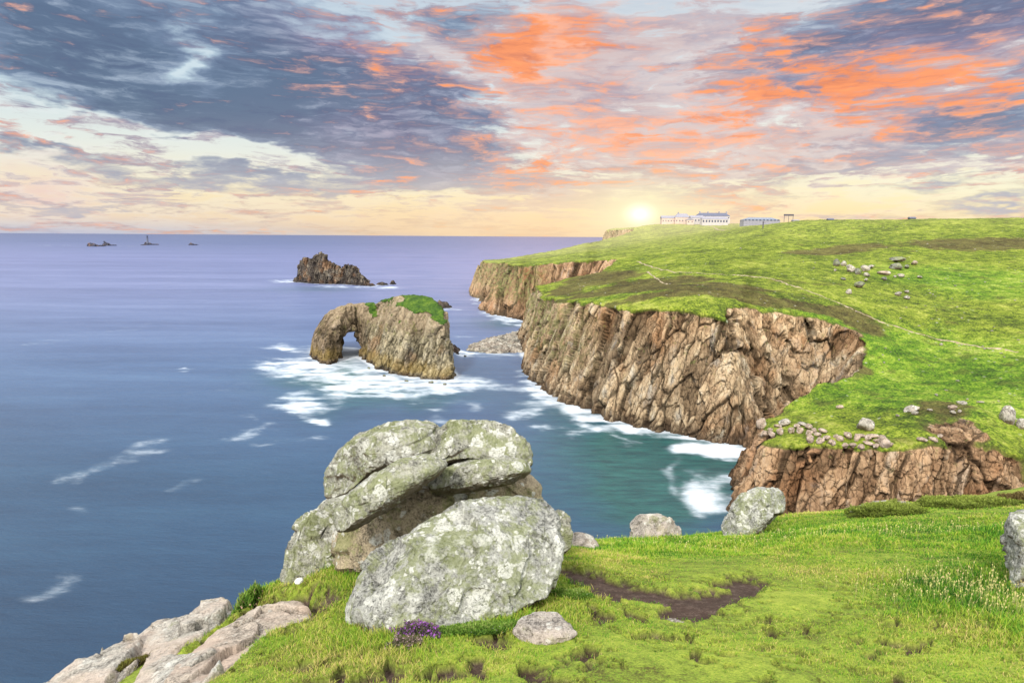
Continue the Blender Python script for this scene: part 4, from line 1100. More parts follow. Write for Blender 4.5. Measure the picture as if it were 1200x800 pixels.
# ------------------------------------------------------------------ boulders on the clifftop
def granite(name, base, moss, white, pink=0., scale=1.):
    m, n, b = new_mat(name)
    tc = n.new('ShaderNodeTexCoord').outputs['Object']
    P = n.v('SCALE', tc, scale)
    nor = n.new('ShaderNodeNewGeometry').outputs['Normal']
    sn = n.new('ShaderNodeSeparateXYZ'); n.L.new(nor, sn.inputs[0])
    crk = n.attr('crk')
    a = n.noise(P, 1.6, 6, .62); c = n.noise(P, 7, 6, .68); d = n.noise(P, 38, 4, .75); s = n.noise(P, 110, 2, .7)
    t = n.add(n.add(n.mul(n.sub(a, .5), .8), n.mul(n.sub(c, .5), 1.3)), n.add(n.mul(n.sub(d, .5), 1.9), .5))
    bc = np.array(base)
    col = n.ramp(t, [(.05, tuple(bc * .18)), (.32, tuple(bc * .62)), (.5, tuple(bc)), (.75, tuple(np.minimum(bc * 1.3, .8))), (1, tuple(np.minimum(bc * 1.55, .85)))])
    # green and yellow lichen film
    mo = n.add(n.mul(n.noise(n.map(P, (3, 1, 7)), 2.2, 6, .7), 1.0), n.mul(n.sub(n.noise(P, 16, 4, .7), .5), .5))
    mm = n.step(mo, .62 - .26 * moss, .74 - .20 * moss)
    gcol = n.mix(c, (.11, .14, .035), (.32, .35, .13))
    col = n.mix(n.mul(mm, .35 + .45 * moss), col, gcol)
    # round crusts of white lichen
    wp = n.v('ADD', P, n.v('SCALE', n.noise(P, 5, 3, .6, 0, col=True), .22))
    v1 = n.voro(wp, 5.0, 'F1'); v2 = n.voro(wp, 13., 'F1')
    vc = n.new('ShaderNodeSeparateColor'); n.L.new(n.voro(wp, 5.0, 'F1', 'Color'), vc.inputs[0])
    vd = n.new('ShaderNodeSeparateColor'); n.L.new(n.voro(wp, 13.0, 'F1', 'Color'), vd.inputs[0])
    w1 = n.mul(n.step(v1, .50, .40), n.step(vc.outputs[0], 1 - .55 * white, 1.02 - .5 * white))
    w2 = n.mul(n.step(v2, .42, .30), n.step(vd.outputs[0], 1 - .6 * white, 1.02 - .55 * white))
    wm = n.mul(n.m('MAXIMUM', w1, w2), n.step(d, .30, .5))
    wm = n.mul(wm, n.step(a, .36, .52))
    col = n.mix(n.mul(wm, .85), col, (.72, .72, .66))
    # black specks and dark seams
    bs = n.mul(n.step(c, .60, .68), n.step(d, .50, .62))
    col = n.mix(n.mul(bs, .62), col, (.05, .05, .045))
    bs2 = n.step(s, .66, .74)
    col = n.mix(n.mul(bs2, .5), col, (.08, .085, .06))
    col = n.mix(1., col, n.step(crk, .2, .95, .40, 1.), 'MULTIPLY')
    # downward faces turn dark brown
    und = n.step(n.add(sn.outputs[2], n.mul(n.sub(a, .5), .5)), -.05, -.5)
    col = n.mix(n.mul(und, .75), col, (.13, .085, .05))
    if pink:
        pk = n.step(n.noise(P, 1.1, 5, .6), .42, .60)
        col = n.mix(n.mul(pk, pink), col, n.mix(c, (.42, .31, .24), (.70, .57, .48)))
        bk = n.mul(n.step(n.noise(n.map(P, (1, 4, 2)), 2.4, 6, .75), .56, .66), n.step(d, .4, .6))
        col = n.mix(n.mul(bk, .7), col, (.06, .06, .065))
    n.put(b.inputs['Base Color'], col)
    hgt = n.add(n.add(n.mul(c, .8), n.mul(d, .30)), n.add(n.mul(wm, .05), n.mul(s, .07)))
    n.put(b.inputs['Normal'], n.bump(hgt, 1.0, .10 / scale))
    b.inputs['Roughness'].default_value = .92; b.inputs['Specular IOR Level'].default_value = .15
    return m
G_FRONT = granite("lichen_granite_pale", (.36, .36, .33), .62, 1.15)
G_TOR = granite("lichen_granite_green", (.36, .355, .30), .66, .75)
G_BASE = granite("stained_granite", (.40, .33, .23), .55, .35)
G_LEDGE = granite("pink_ledge_granite", (.46, .43, .38), .30, .5, pink=.6)
G_LEDGE2 = granite("bright_pink_granite", (.50, .43, .36), .15, .35, pink=.9)
G_STONE = granite("pale_stone", (.40, .36, .32), .3, .5, pink=.35)
G_FAR = granite("hill_stone", (.37, .34, .29), .25, .4, pink=.2, scale=.12)
G_DARKSTONE = granite("dark_hill_stone", (.20, .20, .17), .5, .2, scale=.12)
G_RIM = granite("rim_stone", (.42, .33, .26), .15, .3, pink=.5, scale=.15)

def shaped_rock(name, outline, Y, depth, mat, label, seed, res=(240, 120), rough=.045, joints=.05, tilt=0., back=1.0, cat="boulder", group=None, e=.48, strata=0., cuts=9):
    """a boulder modelled from its outline seen across the slope, swelling in depth both ways"""
    O = np.array(outline, float)
    # centroid
    x0, y0 = O[:, 0], O[:, 1]; x1, y1 = np.roll(x0, -1), np.roll(y0, -1); cr = x0 * y1 - x1 * y0; A = cr.sum() / 2
    cx, cy = ((x0 + x1) * cr).sum() / (6 * A), ((y0 + y1) * cr).sum() / (6 * A)
    c = at(cx, cy, Y); vdir = c - np.array([0, 0, EYE]); dist = np.linalg.norm(vdir); vdir /= dist
    vz = vdir.copy()
    rt = np.cross(vz, [0, 0, 1]); rt /= np.linalg.norm(rt); up = np.cross(rt, vz)
    k = dist / 800 * math.sqrt(1 + ((cx - 600) ** 2 + (cy - 400) ** 2) / 640000.) ** 0
    k = Y / (ray(cx, cy)[1]) / 800
    X, Z = (O[:, 0] - cx) * k, -(O[:, 1] - cy) * k
    nt, nf = res
    th = np.linspace(0, 2 * np.pi, nt, endpoint=False); R = np.zeros(nt)
    for i in range(len(X)):
        ax, az, bx, bz = X[i], Z[i], X[(i + 1) % len(X)], Z[(i + 1) % len(X)]
        ex, ez = bx - ax, bz - az
        den = np.cos(th) * ez - np.sin(th) * ex
        t = (ax * ez - az * ex) / np.where(np.abs(den) < 1e-9, 1e-9, den)
        s = (ax * np.sin(th) - az * np.cos(th)) / np.where(np.abs(den) < 1e-9, 1e-9, den)
        ok = (t > 0) & (s >= -1e-6) & (s <= 1 + 1e-6)
        R = np.where(ok & (t > R), t, R)
    R = np.where(R <= 0, R[R > 0].mean(), R)
    kk = np.exp(-np.linspace(-2, 2, 7) ** 2); kk /= kk.sum(); R = sum(kk[j] * np.roll(R, j - 3) for j in range(7))
    ph = np.linspace(.03, np.pi - .03, nf)
    T, Pp = np.meshgrid(th, ph, indexing='ij')
    S = np.sin(Pp) ** e; Cc = np.sign(np.cos(Pp)) * np.abs(np.cos(Pp)) ** .72
    RR = np.repeat(R[:, None], nf, 1)
    wx = (RR * S * np.cos(T)).ravel(); wz = (RR * S * np.sin(T)).ravel(); wd = (np.where(Cc > 0, depth, depth * back) * Cc).ravel()
    wd = wd + tilt * wz
    V = wx[:, None] * rt + wz[:, None] * up - wd[:, None] * vz
    a = np.arange(nt * nf).reshape(nt, nf); an = np.roll(a, -1, 0)
    Fq = np.stack([a[:, :-1], a[:, 1:], an[:, 1:], an[:, :-1]], -1).reshape(-1, 4)
    nn = nt * nf
    tb = np.concatenate([np.stack([a[:, 0], an[:, 0], np.full(nt, nn)], 1), np.stack([an[:, -1], a[:, -1], np.full(nt, nn + 1)], 1)])
    V = np.vstack([V, V[a[:, 0]].mean(0), V[a[:, -1]].mean(0)])
    tri = np.concatenate([Fq[:, [0, 1, 2]], Fq[:, [0, 2, 3]], tb])
    rp = np.random.default_rng(seed)
    for _ in range(cuts):
        tv = rp.normal(size=2); c_ = -vz * rp.uniform(.5, 1.1) + rt * tv[0] * .55 + up * (tv[1] * .55 + .1); c_ /= np.linalg.norm(c_)
        s_ = V @ c_; lim = rp.uniform(.70, .90) * s_.max(); V = V + np.outer(smin(s_, np.full(len(s_), lim), .045 * s_.max()) - s_, c_)
    n = vert_normals(V, tri)
    if (n * V).sum() < 0: n = -n; tri = tri[:, ::-1]
    sz = math.sqrt(R.mean() * depth)
    q = V + c
    off = fbm(q / (sz * .9), 4, seed) * rough * sz * 2.0 + fbm(q / (sz * .22), 4, seed + 1) * rough * sz * .8 + fbm(q / (sz * .05), 3, seed + 4) * rough * sz * .22
    o1, e1 = facets((q + .25 * sz * np.stack([vnoise(q / (sz * .4), 1), vnoise(q / (sz * .4), 2), vnoise(q / (sz * .4), 3)], 1)) / np.array([sz * .8, sz * .8, sz * .5]), seed + 2)
    off += o1 * joints * sz * 1.25 - (1 - sstep(0, .05, e1)) * joints * sz * .12
    off += fbm(q / (sz * .11), 4, seed + 6, ridged=True) * rough * sz * .55
    crk = .8 + .2 * sstep(0, .06, e1 + .02)
    if strata:
        ly = q[:, 2] * math.cos(.3) + q[:, 0] * math.sin(.3) * -1 + fbm(q / (sz * .8), 3, seed + 8) * .10 * sz
        sq = np.abs((ly / strata) % 1 - .5) * 2
        gate = sstep(-.1, .3, fbm(q / (sz * .5), 2, seed + 9)); off -= (1 - sstep(0, .3, sq)) * strata * .13 * gate
        crk = np.minimum(crk, 1 - .45 * gate * (1 - sstep(0, .15, sq)))
    V = V + n * off[:, None]
    o = link(name, mesh_from(name, V, tri, mat, True, dict(crk=crk)), loc=tuple(c))
    tag(o, label, cat, group)
    return o

TOR = "boulders of the clifftop rock pile"
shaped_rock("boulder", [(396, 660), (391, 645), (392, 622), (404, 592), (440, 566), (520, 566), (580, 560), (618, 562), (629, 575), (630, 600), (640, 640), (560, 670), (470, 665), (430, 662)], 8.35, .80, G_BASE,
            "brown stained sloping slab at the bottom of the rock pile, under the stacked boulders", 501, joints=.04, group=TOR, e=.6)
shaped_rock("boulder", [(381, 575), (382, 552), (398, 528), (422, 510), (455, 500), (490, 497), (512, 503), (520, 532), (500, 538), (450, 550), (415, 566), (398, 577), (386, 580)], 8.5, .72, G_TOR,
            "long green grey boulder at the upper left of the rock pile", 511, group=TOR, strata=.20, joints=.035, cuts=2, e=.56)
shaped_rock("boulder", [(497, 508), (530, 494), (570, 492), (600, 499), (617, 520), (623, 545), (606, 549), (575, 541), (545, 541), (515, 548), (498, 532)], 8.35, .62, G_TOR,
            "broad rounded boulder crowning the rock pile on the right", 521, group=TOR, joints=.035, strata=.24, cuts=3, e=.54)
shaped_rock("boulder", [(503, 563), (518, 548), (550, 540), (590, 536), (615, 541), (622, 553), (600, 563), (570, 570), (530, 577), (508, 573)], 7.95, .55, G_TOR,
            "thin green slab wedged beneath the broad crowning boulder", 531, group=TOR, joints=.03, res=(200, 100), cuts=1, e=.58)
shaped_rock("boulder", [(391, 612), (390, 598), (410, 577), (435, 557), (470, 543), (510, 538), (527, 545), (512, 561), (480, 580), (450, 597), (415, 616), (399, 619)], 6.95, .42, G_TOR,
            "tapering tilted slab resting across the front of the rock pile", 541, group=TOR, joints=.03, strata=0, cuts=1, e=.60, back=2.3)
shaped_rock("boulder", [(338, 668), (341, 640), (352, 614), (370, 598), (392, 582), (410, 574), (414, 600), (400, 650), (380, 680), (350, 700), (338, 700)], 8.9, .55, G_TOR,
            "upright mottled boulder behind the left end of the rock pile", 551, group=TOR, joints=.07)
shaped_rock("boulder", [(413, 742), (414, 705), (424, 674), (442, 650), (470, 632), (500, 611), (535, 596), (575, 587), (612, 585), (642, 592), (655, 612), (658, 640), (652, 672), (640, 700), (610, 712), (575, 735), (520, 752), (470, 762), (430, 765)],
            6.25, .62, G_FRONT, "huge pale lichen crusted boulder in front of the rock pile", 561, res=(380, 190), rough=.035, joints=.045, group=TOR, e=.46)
shaped_rock("boulder", [(643, 607), (652, 598), (664, 602), (671, 620), (668, 640), (655, 650), (644, 645)], 9.2, .28, G_TOR, "small rounded green boulder peeping out right of the huge pale boulder", 571, res=(120, 60), group=TOR)
shaped_rock("boulder", [(610, 570), (618, 563), (627, 565), (631, 575), (622, 584), (611, 582)], 9.0, .2, G_STONE, "tiny lump of rock behind the right end of the brown sloping slab", 575, res=(70, 36), group=TOR)
shaped_rock("boulder", [(652, 640), (660, 628), (678, 624), (692, 628), (700, 640), (690, 652), (660, 656)], 11.2, .35, G_STONE, "low pale rock at the cliff edge just right of the rock pile", 581, res=(110, 56))
shaped_rock("boulder", [(739, 636), (740, 616), (747, 607), (770, 604), (787, 606), (797, 616), (798, 632), (790, 645), (745, 648)], 14.8, .55, G_STONE, "squat flat topped pale boulder alone at the cliff edge", 591, res=(140, 70), e=.5)
shaped_rock("boulder", [(849, 628), (856, 600), (866, 583), (882, 573), (902, 570), (916, 578), (915, 592), (900, 608), (890, 626), (870, 638), (852, 640)], 15.6, .7, G_FRONT, "pointed pale grey boulder on the grass edge before the green inlet", 601, res=(160, 80), joints=.07)
shaped_rock("boulder", [(998, 618), (1002, 604), (1015, 593), (1040, 586), (1062, 584), (1075, 592), (1070, 606), (1030, 616)], 16.6, .45, G_STONE, "pale rock half buried under the dark heather mound", 611, res=(120, 60))
shaped_rock("boulder", [(1180, 622), (1184, 608), (1198, 600), (1230, 600), (1250, 640), (1248, 700), (1215, 712), (1198, 700), (1192, 665), (1182, 645)], 7.6, .4, G_FRONT, "speckled grey boulder cut by the right edge of the view", 621, res=(160, 80), joints=.06)
shaped_rock("flat_stone", [(602, 742), (608, 728), (628, 719), (652, 718), (668, 730), (677, 742), (660, 753), (636, 768), (618, 756)], 5.15, .10, G_STONE, "flat pale stone lying in the turf before the huge boulder", 631, res=(160, 80), joints=.05, cat="stone", tilt=-1.1, e=.4)
shaped_rock("flat_stone", [(776, 729), (785, 725), (800, 726), (806, 731), (795, 735), (780, 734)], 5.9, .05, G_STONE, "small flat stone at the lower rim of the bare soil patch", 641, res=(70, 36), cat="stone", tilt=-.8)
shaped_rock("pebble", [(345, 680), (348, 677), (354, 677), (356, 681), (351, 684), (346, 683)], 7.95, .035, plain_mat("white_quartz", (.72, .72, .70), .7, .15, 20), "little white stone on the grass left of the rock pile", 651, res=(40, 20), cat="stone")
LG = "granite ledges stepping down the cliff edge"
def ledge(name, pts, thick, mat, label, seed, terr=.09):
    """flat lying slab: plan outline on the slope, worn top with low steps, broken sides"""
    Q = np.array([at(*p) for p in pts]); sf = RBF([tuple(q) for q in Q], 3., lam=3e-2)
    lo, hi = Q[:, :2].min(0) - .5, Q[:, :2].max(0) + .5; st = .014
    xs, ys = np.arange(lo[0], hi[0], st), np.arange(lo[1], hi[1], st)
    X, Y_ = np.meshgrid(xs, ys, indexing='ij'); x, y = X.ravel(), Y_.ravel()
    o0 = fbm2(x, y, .5, 4, seed); o1 = fbm2(x, y, .16, 3, seed + 1, ridged=True)
    d = poly_dist(x, y, Q[:, :2]) + o0 * .10 + o1 * .03
    p3 = np.stack([x, y, 0 * x], 1)
    c1_, e1_ = facets((p3 + .2 * np.stack([vnoise(p3 / .4, 1), vnoise(p3 / .4, 2), 0 * x], 1)) / np.array([.75, 1.1, 1.]), seed + 3)
    top = sf(x, y) + c1_ * terr + fbm2(x, y, .35, 4, seed + 5) * .05 + fbm2(x, y, .07, 3, seed + 6) * .014 - (1 - sstep(0, .05, e1_)) * .04 + fbm2(x, y, .9, 2, seed + 7) * .05
    h = smin(top, top - thick + np.maximum(d, -.3) * 3.5 + thick * .3, .10)
    V = np.stack([x, y, h], 1); keep = d > -.26
    Fq = grid_faces(len(xs), len(ys)); Fq = Fq[keep[Fq].all(1)][:, ::-1]
    u, inv = np.unique(Fq, return_inverse=True)
    c = Q.mean(0)
    o = link(name, mesh_from(name, V[u] - c, inv.reshape(Fq.shape), mat, True, dict(crk=(.6 + .4 * sstep(0, .06, e1_))[u])), loc=tuple(c))
    tag(o, label, "rock ledge", LG)
for i, (pts, th_, mi, lab) in enumerate(LEDGES):
    ledge("rock_ledge", pts, th_, G_LEDGE2 if mi else G_LEDGE, lab, 700 + 10 * i)

# ------------------------------------------------------------------ footpath over the headland
def path_strip(pts, width):
    c = [hill_at(*p) for p in pts]; c = np.array([p for p in c if p is not None])
    s = np.concatenate([[0], np.cumsum(np.hypot(*np.diff(c[:, :2], axis=0).T))])
    t = np.linspace(0, s[-1], max(30, int(s[-1] / 1.0)))
    x = np.interp(t, s, c[:, 0]); y = np.interp(t, s, c[:, 1])
    k = np.ones(9) / 9; xp = np.convolve(np.pad(x, 4, 'edge'), k, 'valid'); yp = np.convolve(np.pad(y, 4, 'edge'), k, 'valid')
    dx, dy = np.gradient(xp), np.gradient(yp); L = np.hypot(dx, dy) + 1e-9; nx, ny = -dy / L, dx / L
    V = []
    for i in range(len(t)):
        w = width * (.6 + .5 * abs(math.sin(t[i] * .13) * math.sin(t[i] * .041 + 1)) + .25 * random.random())
        for q in (-1, -.33, .33, 1):
            X, Y = xp[i] + nx[i] * w * q, yp[i] + ny[i] * w * q
            V.append((X, Y, ground_z(X, Y) + (.10 if abs(q) < 1 else -.12)))
    return np.array(V), grid_faces(len(t), 4)
m_path, n_, b_ = new_mat("worn_path")
P_ = n_.new('ShaderNodeNewGeometry').outputs['Position']
n_.put(b_.inputs['Base Color'], n_.ramp(n_.noise(P_, .9, 5, .7), [(.30, (.16, .16, .05)), (.47, (.28, .22, .14)), (.68, (.46, .38, .28))]))
pv = []; pf_ = []; off_ = 0
for pts, w in [([(746, 306), (758, 311), (772, 315), (795, 319), (825, 321), (868, 323), (892, 325), (912, 329), (930, 336), (948, 342), (966, 349), (985, 357), (1002, 365), (1020, 372), (1040, 380), (1060, 386), (1085, 393), (1120, 401), (1160, 408), (1199, 413)], .75),
               ([(757, 318), (768, 326), (786, 334)], .5), ([(831, 264.5), (838, 267), (848, 270), (856, 269.5)], 1.6)]:
    v_, f_ = path_strip(pts, w); pv.append(v_); pf_.append(f_ + off_); off_ += len(v_)
tag(link("footpath", mesh_from("footpath", np.vstack(pv), np.vstack(pf_)[:, ::-1], m_path)), kind="structure")

# ------------------------------------------------------------------ stones on the headland and on the spur
STONES = []
for k in range(9):
    V_, T_ = blob_rock(900 + k, n=9, squash=[(1, .8, .62), (1.2, .8, .5), (.9, .9, .8)][k % 3], cuts=8, rough=.22)
    STONES.append((V_, T_))
def stone(name, px, py, wpx, mat, label, cat="stone", group=None, hgt=1., sink=.3, pos=None, rz=None, k=None, tilt=0.):
    p = hill_at(px, py) if pos is None else pos
    if p is None: return None
    k = random.randrange(9) if k is None else k
    key = "%s_%d" % (mat.name, k)
    me = bpy.data.meshes.get(key)
    if me is None:
        V, T = STONES[k]; me = mesh_from(key, V, T, mat, True, dict(crk=np.ones(len(V))))
    o = link(name, me); r = (.85 if py < 480 else 1.) * wpx / 800 * math.hypot(p[0], p[1]) / 2
    hgt = hgt * 1.5; o.scale = (r, r * random.uniform(.7, 1.0), r * hgt)
    o.rotation_euler = (random.uniform(-.15, .15), tilt + random.uniform(-.15, .15), random.uniform(0, 6.28) if rz is None else rz)
    z = ground_z(p[0], p[1]) if pos is None else p[2]
    o.location = (p[0], p[1] + r * .3, z + r * hgt * (.55 - sink))
    tag(o, label, cat, group); return o
CL = "boulder cluster on the green hillside"
for px, py, w, mt, lab, hg in [
    (981, 312, 10, G_DARKSTONE, "leftmost grey boulder of the hillside cluster", .9), (989, 312, 8, G_FAR, "pale boulder next to the leftmost one of the hillside cluster", .8),
    (979, 319, 5, G_FAR, "small pale stone below the leftmost boulder of the hillside cluster", .8), (997, 319, 12, G_FAR, "big pale boulder left in the middle of the hillside cluster", .9),
    (1006, 322, 8, G_DARKSTONE, "dark narrow boulder wedged in the middle of the hillside cluster", 1.3), (1014, 319, 12, G_FAR, "rounded pale boulder right in the middle of the hillside cluster", .9),
    (1021, 315, 9, G_FAR, "flat pale boulder behind the middle of the hillside cluster", .6), (1016, 325, 9, G_FAR, "low pale stone just under the middle of the hillside cluster", .5),
    (1015, 330, 6, G_FAR, "tiny pale stone lowest under the middle of the hillside cluster", .8), (989, 329, 9, G_DARKSTONE, "low grey stone left below the hillside cluster", .5),
    (1008, 338, 13, G_DARKSTONE, "dark broad stone lying under the hillside cluster", .7), (995, 345, 8, G_FAR, "pale upright stone near the footpath below the hillside cluster", 1.0),
    (1052, 308, 17, G_DARKSTONE, "upper block of the layered dark outcrop on the hillside", .5), (1051, 316, 16, G_DARKSTONE, "lower block of the layered dark outcrop on the hillside", .6),
    (1063, 315, 9, G_DARKSTONE, "small dark stone at the right foot of the layered outcrop", .6), (1072, 311, 10, G_RIM, "orange tinted stone right of the layered outcrop", .7),
    (1037, 323, 15, G_RIM, "orange topped boulder left below the layered outcrop", .5), (1037, 329, 9, G_DARKSTONE, "dark stone propping the orange topped boulder", .7),
    (1049, 326, 5, G_FAR, "tiny pale stone between the orange topped boulder and the round one", .7), (1056, 326, 7, G_FAR, "round pale stone under the layered outcrop", .9),
    (1078, 327, 9, G_FAR, "flat pale stone alone right below the layered outcrop", .45), (1053, 347, 8, G_FAR, "left stone of the lone hillside trio", .8),
    (1063, 344, 6, G_FAR, "upper stone of the lone hillside trio", .8), (1063, 351, 9, G_FAR, "lower right stone of the lone hillside trio", .7)]:
    stone("boulder", px, py, w, mt, lab, "boulder", CL, hgt=hg, sink=.05)
for px, py, w, mt, lab, hg, kw in [
    (1183, 497, 16, G_FAR, "white upright rock on the green spur at the right", 1.1, {}), (1199, 503, 12, G_FAR, "white rock half out of view right of the upright one", .8, {}),
    (985, 479, 9, G_RIM, "pink rounded stone on the turf of the near spur", .7, {}), (1070, 482, 18, G_FAR, "long thin slab tilted up out of the spur turf", .28, dict(rz=.3, tilt=-.35)),
    (1073, 487, 8, G_FAR, "pale stone beside the tilted thin slab", .6, {}), (1090, 483, 6, G_FAR, "small pale stone right of the tilted thin slab", .6, {}),
    (1117, 481, 9, G_RIM, "upper stone of the pair right of the spur slab", .7, {}), (1117, 486, 8, G_FAR, "lower stone of the pair right of the spur slab", .6, {}),
    (1125, 484, 5, G_FAR, "tiny stone against the pair on the spur", .6, {}), (1128, 474, 14, G_FAR, "low pale stone on the slope above the stone pair", .3, {}),
    (1150, 474, 8, G_FAR, "flat pale stone on the slope above the white upright rock", .35, {}), (1052, 489, 5, G_FAR, "tiny pale stone left of the tilted slab", .6, {}),
    (925, 400, 5, G_RIM, "small reddish stone at the lip of the big cliff", .7, {})]:
    stone("stone", px, py, w, mt, lab, "stone", None, hgt=hg, sink=.05, **kw)
RIM = "blocks piled along the rim of the near spur"
rim = [(893, 497, 13, 0.9), (903, 500, 6, .7), (912, 496, 8, .6), (920, 494, 13, .7), (934, 497, 8, .7), (941, 494, 10, .45), (948, 498, 9, .8), (955, 502, 7, .7), (949, 505, 9, .7), (958, 507, 8, .7),
       (964, 503, 9, .7), (969, 511, 9, .7), (980, 508, 6, .8), (985, 512, 9, .6), (995, 509, 14, .6), (1005, 512, 8, .9), (1015, 500, 18, .8), (1009, 508, 8, .6), (1018, 511, 10, .6), (1024, 508, 12, .4),
       (1018, 517, 9, .6), (1028, 514, 7, .7), (1034, 512, 8, .9), (1037, 520, 12, 1.0), (1027, 521, 8, .8), (1044, 518, 6, .8), (938, 503, 9, .8), (928, 503, 10, .8), (915, 504, 9, .8), (905, 507, 9, .8),
       (897, 508, 10, .8), (975, 517, 9, .8), (962, 515, 10, .7), (950, 513, 9, .8), (1000, 519, 9, .6), (990, 520, 9, .7), (1010, 521, 8, .6), (1095, 512, 10, .5), (1082, 513, 9, .6), (1102, 508, 7, .6)]
for i, (px, py, w, hg) in enumerate(rim):
    lab = "sandy coloured block in the rubble along the near spur's rim"
    grp = RIM
    if (px, py) == (1015, 500): lab = "largest smooth pale boulder sitting on the near spur's rim"
    if (px, py) == (893, 497): lab = "pale block at the far left corner of the near spur's rim"
    if (px, py) == (920, 494): lab = "whitish boulder in the turf behind the left of the near spur's rim"
    if (px, py) == (1037, 520): lab = "tall rounded block at the right end of the rim rubble"
    if px > 1080: lab = "loose sandy block above the bare right part of the near spur"
    stone("rim_block", px, py + 5, w * 1.1, G_FAR if (px, py) in ((1015, 500), (920, 494), (941, 494)) else G_RIM, lab, "boulder", grp, hgt=hg, sink=.12)
r_ = np.random.default_rng(5)
SC = "small stones strewn over the headland turf"
cnt = 0
for _ in range(900):
    px = r_.uniform(640, 1198); py = r_.uniform(283, 478)
    if px < 1000 and py > 352: continue
    if px < 700 and py < 318: continue
    wgt = .25 + .75 * math.exp(-((px - 1130) / 90) ** 2 - ((py - 380) / 60) ** 2) + .5 * math.exp(-((px - 1020) / 60) ** 2 - ((py - 440) / 30) ** 2) + .4 * math.exp(-((px - 760) / 80) ** 2 - ((py - 335) / 20) ** 2)
    if r_.random() > wgt * .32: continue
    p = hill_at(px, py)
    if p is None: continue
    stone("small_stone", px, py, r_.uniform(2.0, 4.6) * (.6 + .4 * (py - 280) / 120), G_FAR, "small pale stone sunk in the headland turf", "stone", SC, hgt=r_.uniform(.3, .6), sink=.15); cnt += 1
    if cnt > 120: break

# boulder causeway to the arch island: nobody could count its stones
poly = [SP(548, 411), SP(575, 414), SP(614, 413), (12, 425), (8, 440), SP(600, 391), SP(575, 397), SP(552, 405)]
xs = [p[0] for p in poly]; ys = [p[1] for p in poly]
Vs, Ts, o0 = [], [], 0; r2 = np.random.default_rng(8)
for _ in range(2600):
    x, y = r2.uniform(min(xs), max(xs)), r2.uniform(min(ys), max(ys)); d = float(poly_dist(np.array([x]), np.array([y]), poly)[0])
    if d < -.5: continue
    V, T = STONES[r2.integers(9)]; V, T = V[::1], T; s = r2.uniform(.7, 1.7) * (1 if d < 3 else 1.15); a = r2.uniform(0, 6.28)
    R_ = np.array([[math.cos(a), -math.sin(a), 0], [math.sin(a), math.cos(a), 0], [0, 0, 1]])
    Vs.append((V * s) @ R_.T + np.array([x, y, min(max(d, 0) * .16, 1.3) - .1])); Ts.append(T + o0); o0 += len(V)
b_o = link("boulder_bank", mesh_from("boulder_bank", np.vstack(Vs), np.vstack(Ts), G_FAR, True, dict(crk=np.repeat(r2.uniform(.1, 1., len(Vs)), [len(v) for v in Vs])))); tag(b_o, kind="stuff")
for i, (px, py, w, lab) in enumerate([(432, 432, 5, "small wet rock in the foam nearest the arch"), (450, 441, 5, "small wet rock in the foam before the middle of the arch island"),
        (476, 447, 6, "wet rock awash in the foam under the arch island's steepest face"), (521, 451, 6, "wet rock in the foam off the right corner of the arch island"), (531, 428, 4, "small wet rock off the right flank of the arch island"),
        (545, 418, 5, "low wet rock at the seaward foot of the boulder causeway"), (567, 354, 7, "low dark rock at the foot of the far cape"), (505, 449, 8, "flat wet rock awash before the arch island's right corner")]):
    p = sea_at(px, py); stone("wet_rock", px, py, w, M_DARKSTONE if False else G_DARKSTONE, lab, "sea rock", None, hgt=.6, sink=.3, pos=(p[0], p[1], 0.1))

# ------------------------------------------------------------------ offshore reef and lighthouse
def reef(name, Y, base, prof, lab, depth=30, seed=1):
    return ridge_stack(name, Y, base, prof, depth, 3.2, (2.5, 2.0, 1.0), seed, M_REEF, lab, "reef", None, slope=1.6, warp=3)
def hz(px): return 277 + (px - 600) * .0068
for nm, Yd, px0, px1, pr, lab in [
    ("reef", 3200, 101, 119, [(101, 15), (105, 12.4), (109, 11.3), (113, 12), (118, 14.2)], "broad dark reef, leftmost far out on the horizon"),
    ("reef", 3400, 119, 133, [(119, 13.6), (122, 11), (123.5, 12.3), (126.5, 9.2), (129, 11.5), (131, 12), (133, 13.6)], "twin peaked dark reef second from the left on the horizon"),
    ("reef", 3600, 164, 168, [(163, 13), (165, 11.8), (168, 13)], "tiny rock just left of the offshore lighthouse"),
    ("reef", 3750, 168, 183, [(168, 12.4), (171, 10.6), (174, 10.2), (178, 10.7), (182, 12.2)], "low dark reef carrying the offshore lighthouse"),
    ("reef", 3750, 221, 230, [(221, 12.4), (224, 10.6), (227, 10.4), (230, 12.2)], "small low reef right of the offshore lighthouse")]:
    def pt(px, dy): return (px, hz(px) + dy)
    dyb = 48000. / Yd
    reef(nm, Yd + 25, [pt(px0, dyb), pt((px0 + px1) / 2, dyb * 1.01), pt(px1, dyb)], [pt(a, b) for a, b in pr], lab, depth=60, seed=px0)
def lathe(prof, n=20):
    V = []; a = np.linspace(0, 2 * np.pi, n, endpoint=False)
    for r, z in prof: V += [(r * math.cos(t), r * math.sin(t), z) for t in a]
    idx = np.arange(len(prof) * n).reshape(len(prof), n); nx_ = np.roll(idx, -1, 1)
    return np.array(V), np.stack([idx[:-1], nx_[:-1], nx_[1:], idx[1:]], -1).reshape(-1, 4)
M_TOWER = plain_mat("lighthouse_granite", (.13, .14, .19), .8, .3, .3)
M_LANT = plain_mat("lantern_dark", (.05, .055, .08), .6)
lt = bpy.data.objects.new("lighthouse", None); COL.objects.link(lt)
q = at(173, hz(173) + 10.3, 3770); lt.location = (q[0], q[1], q[2] - 3)
tag(lt, "tall tapering lighthouse tower on a reef far offshore", "lighthouse")
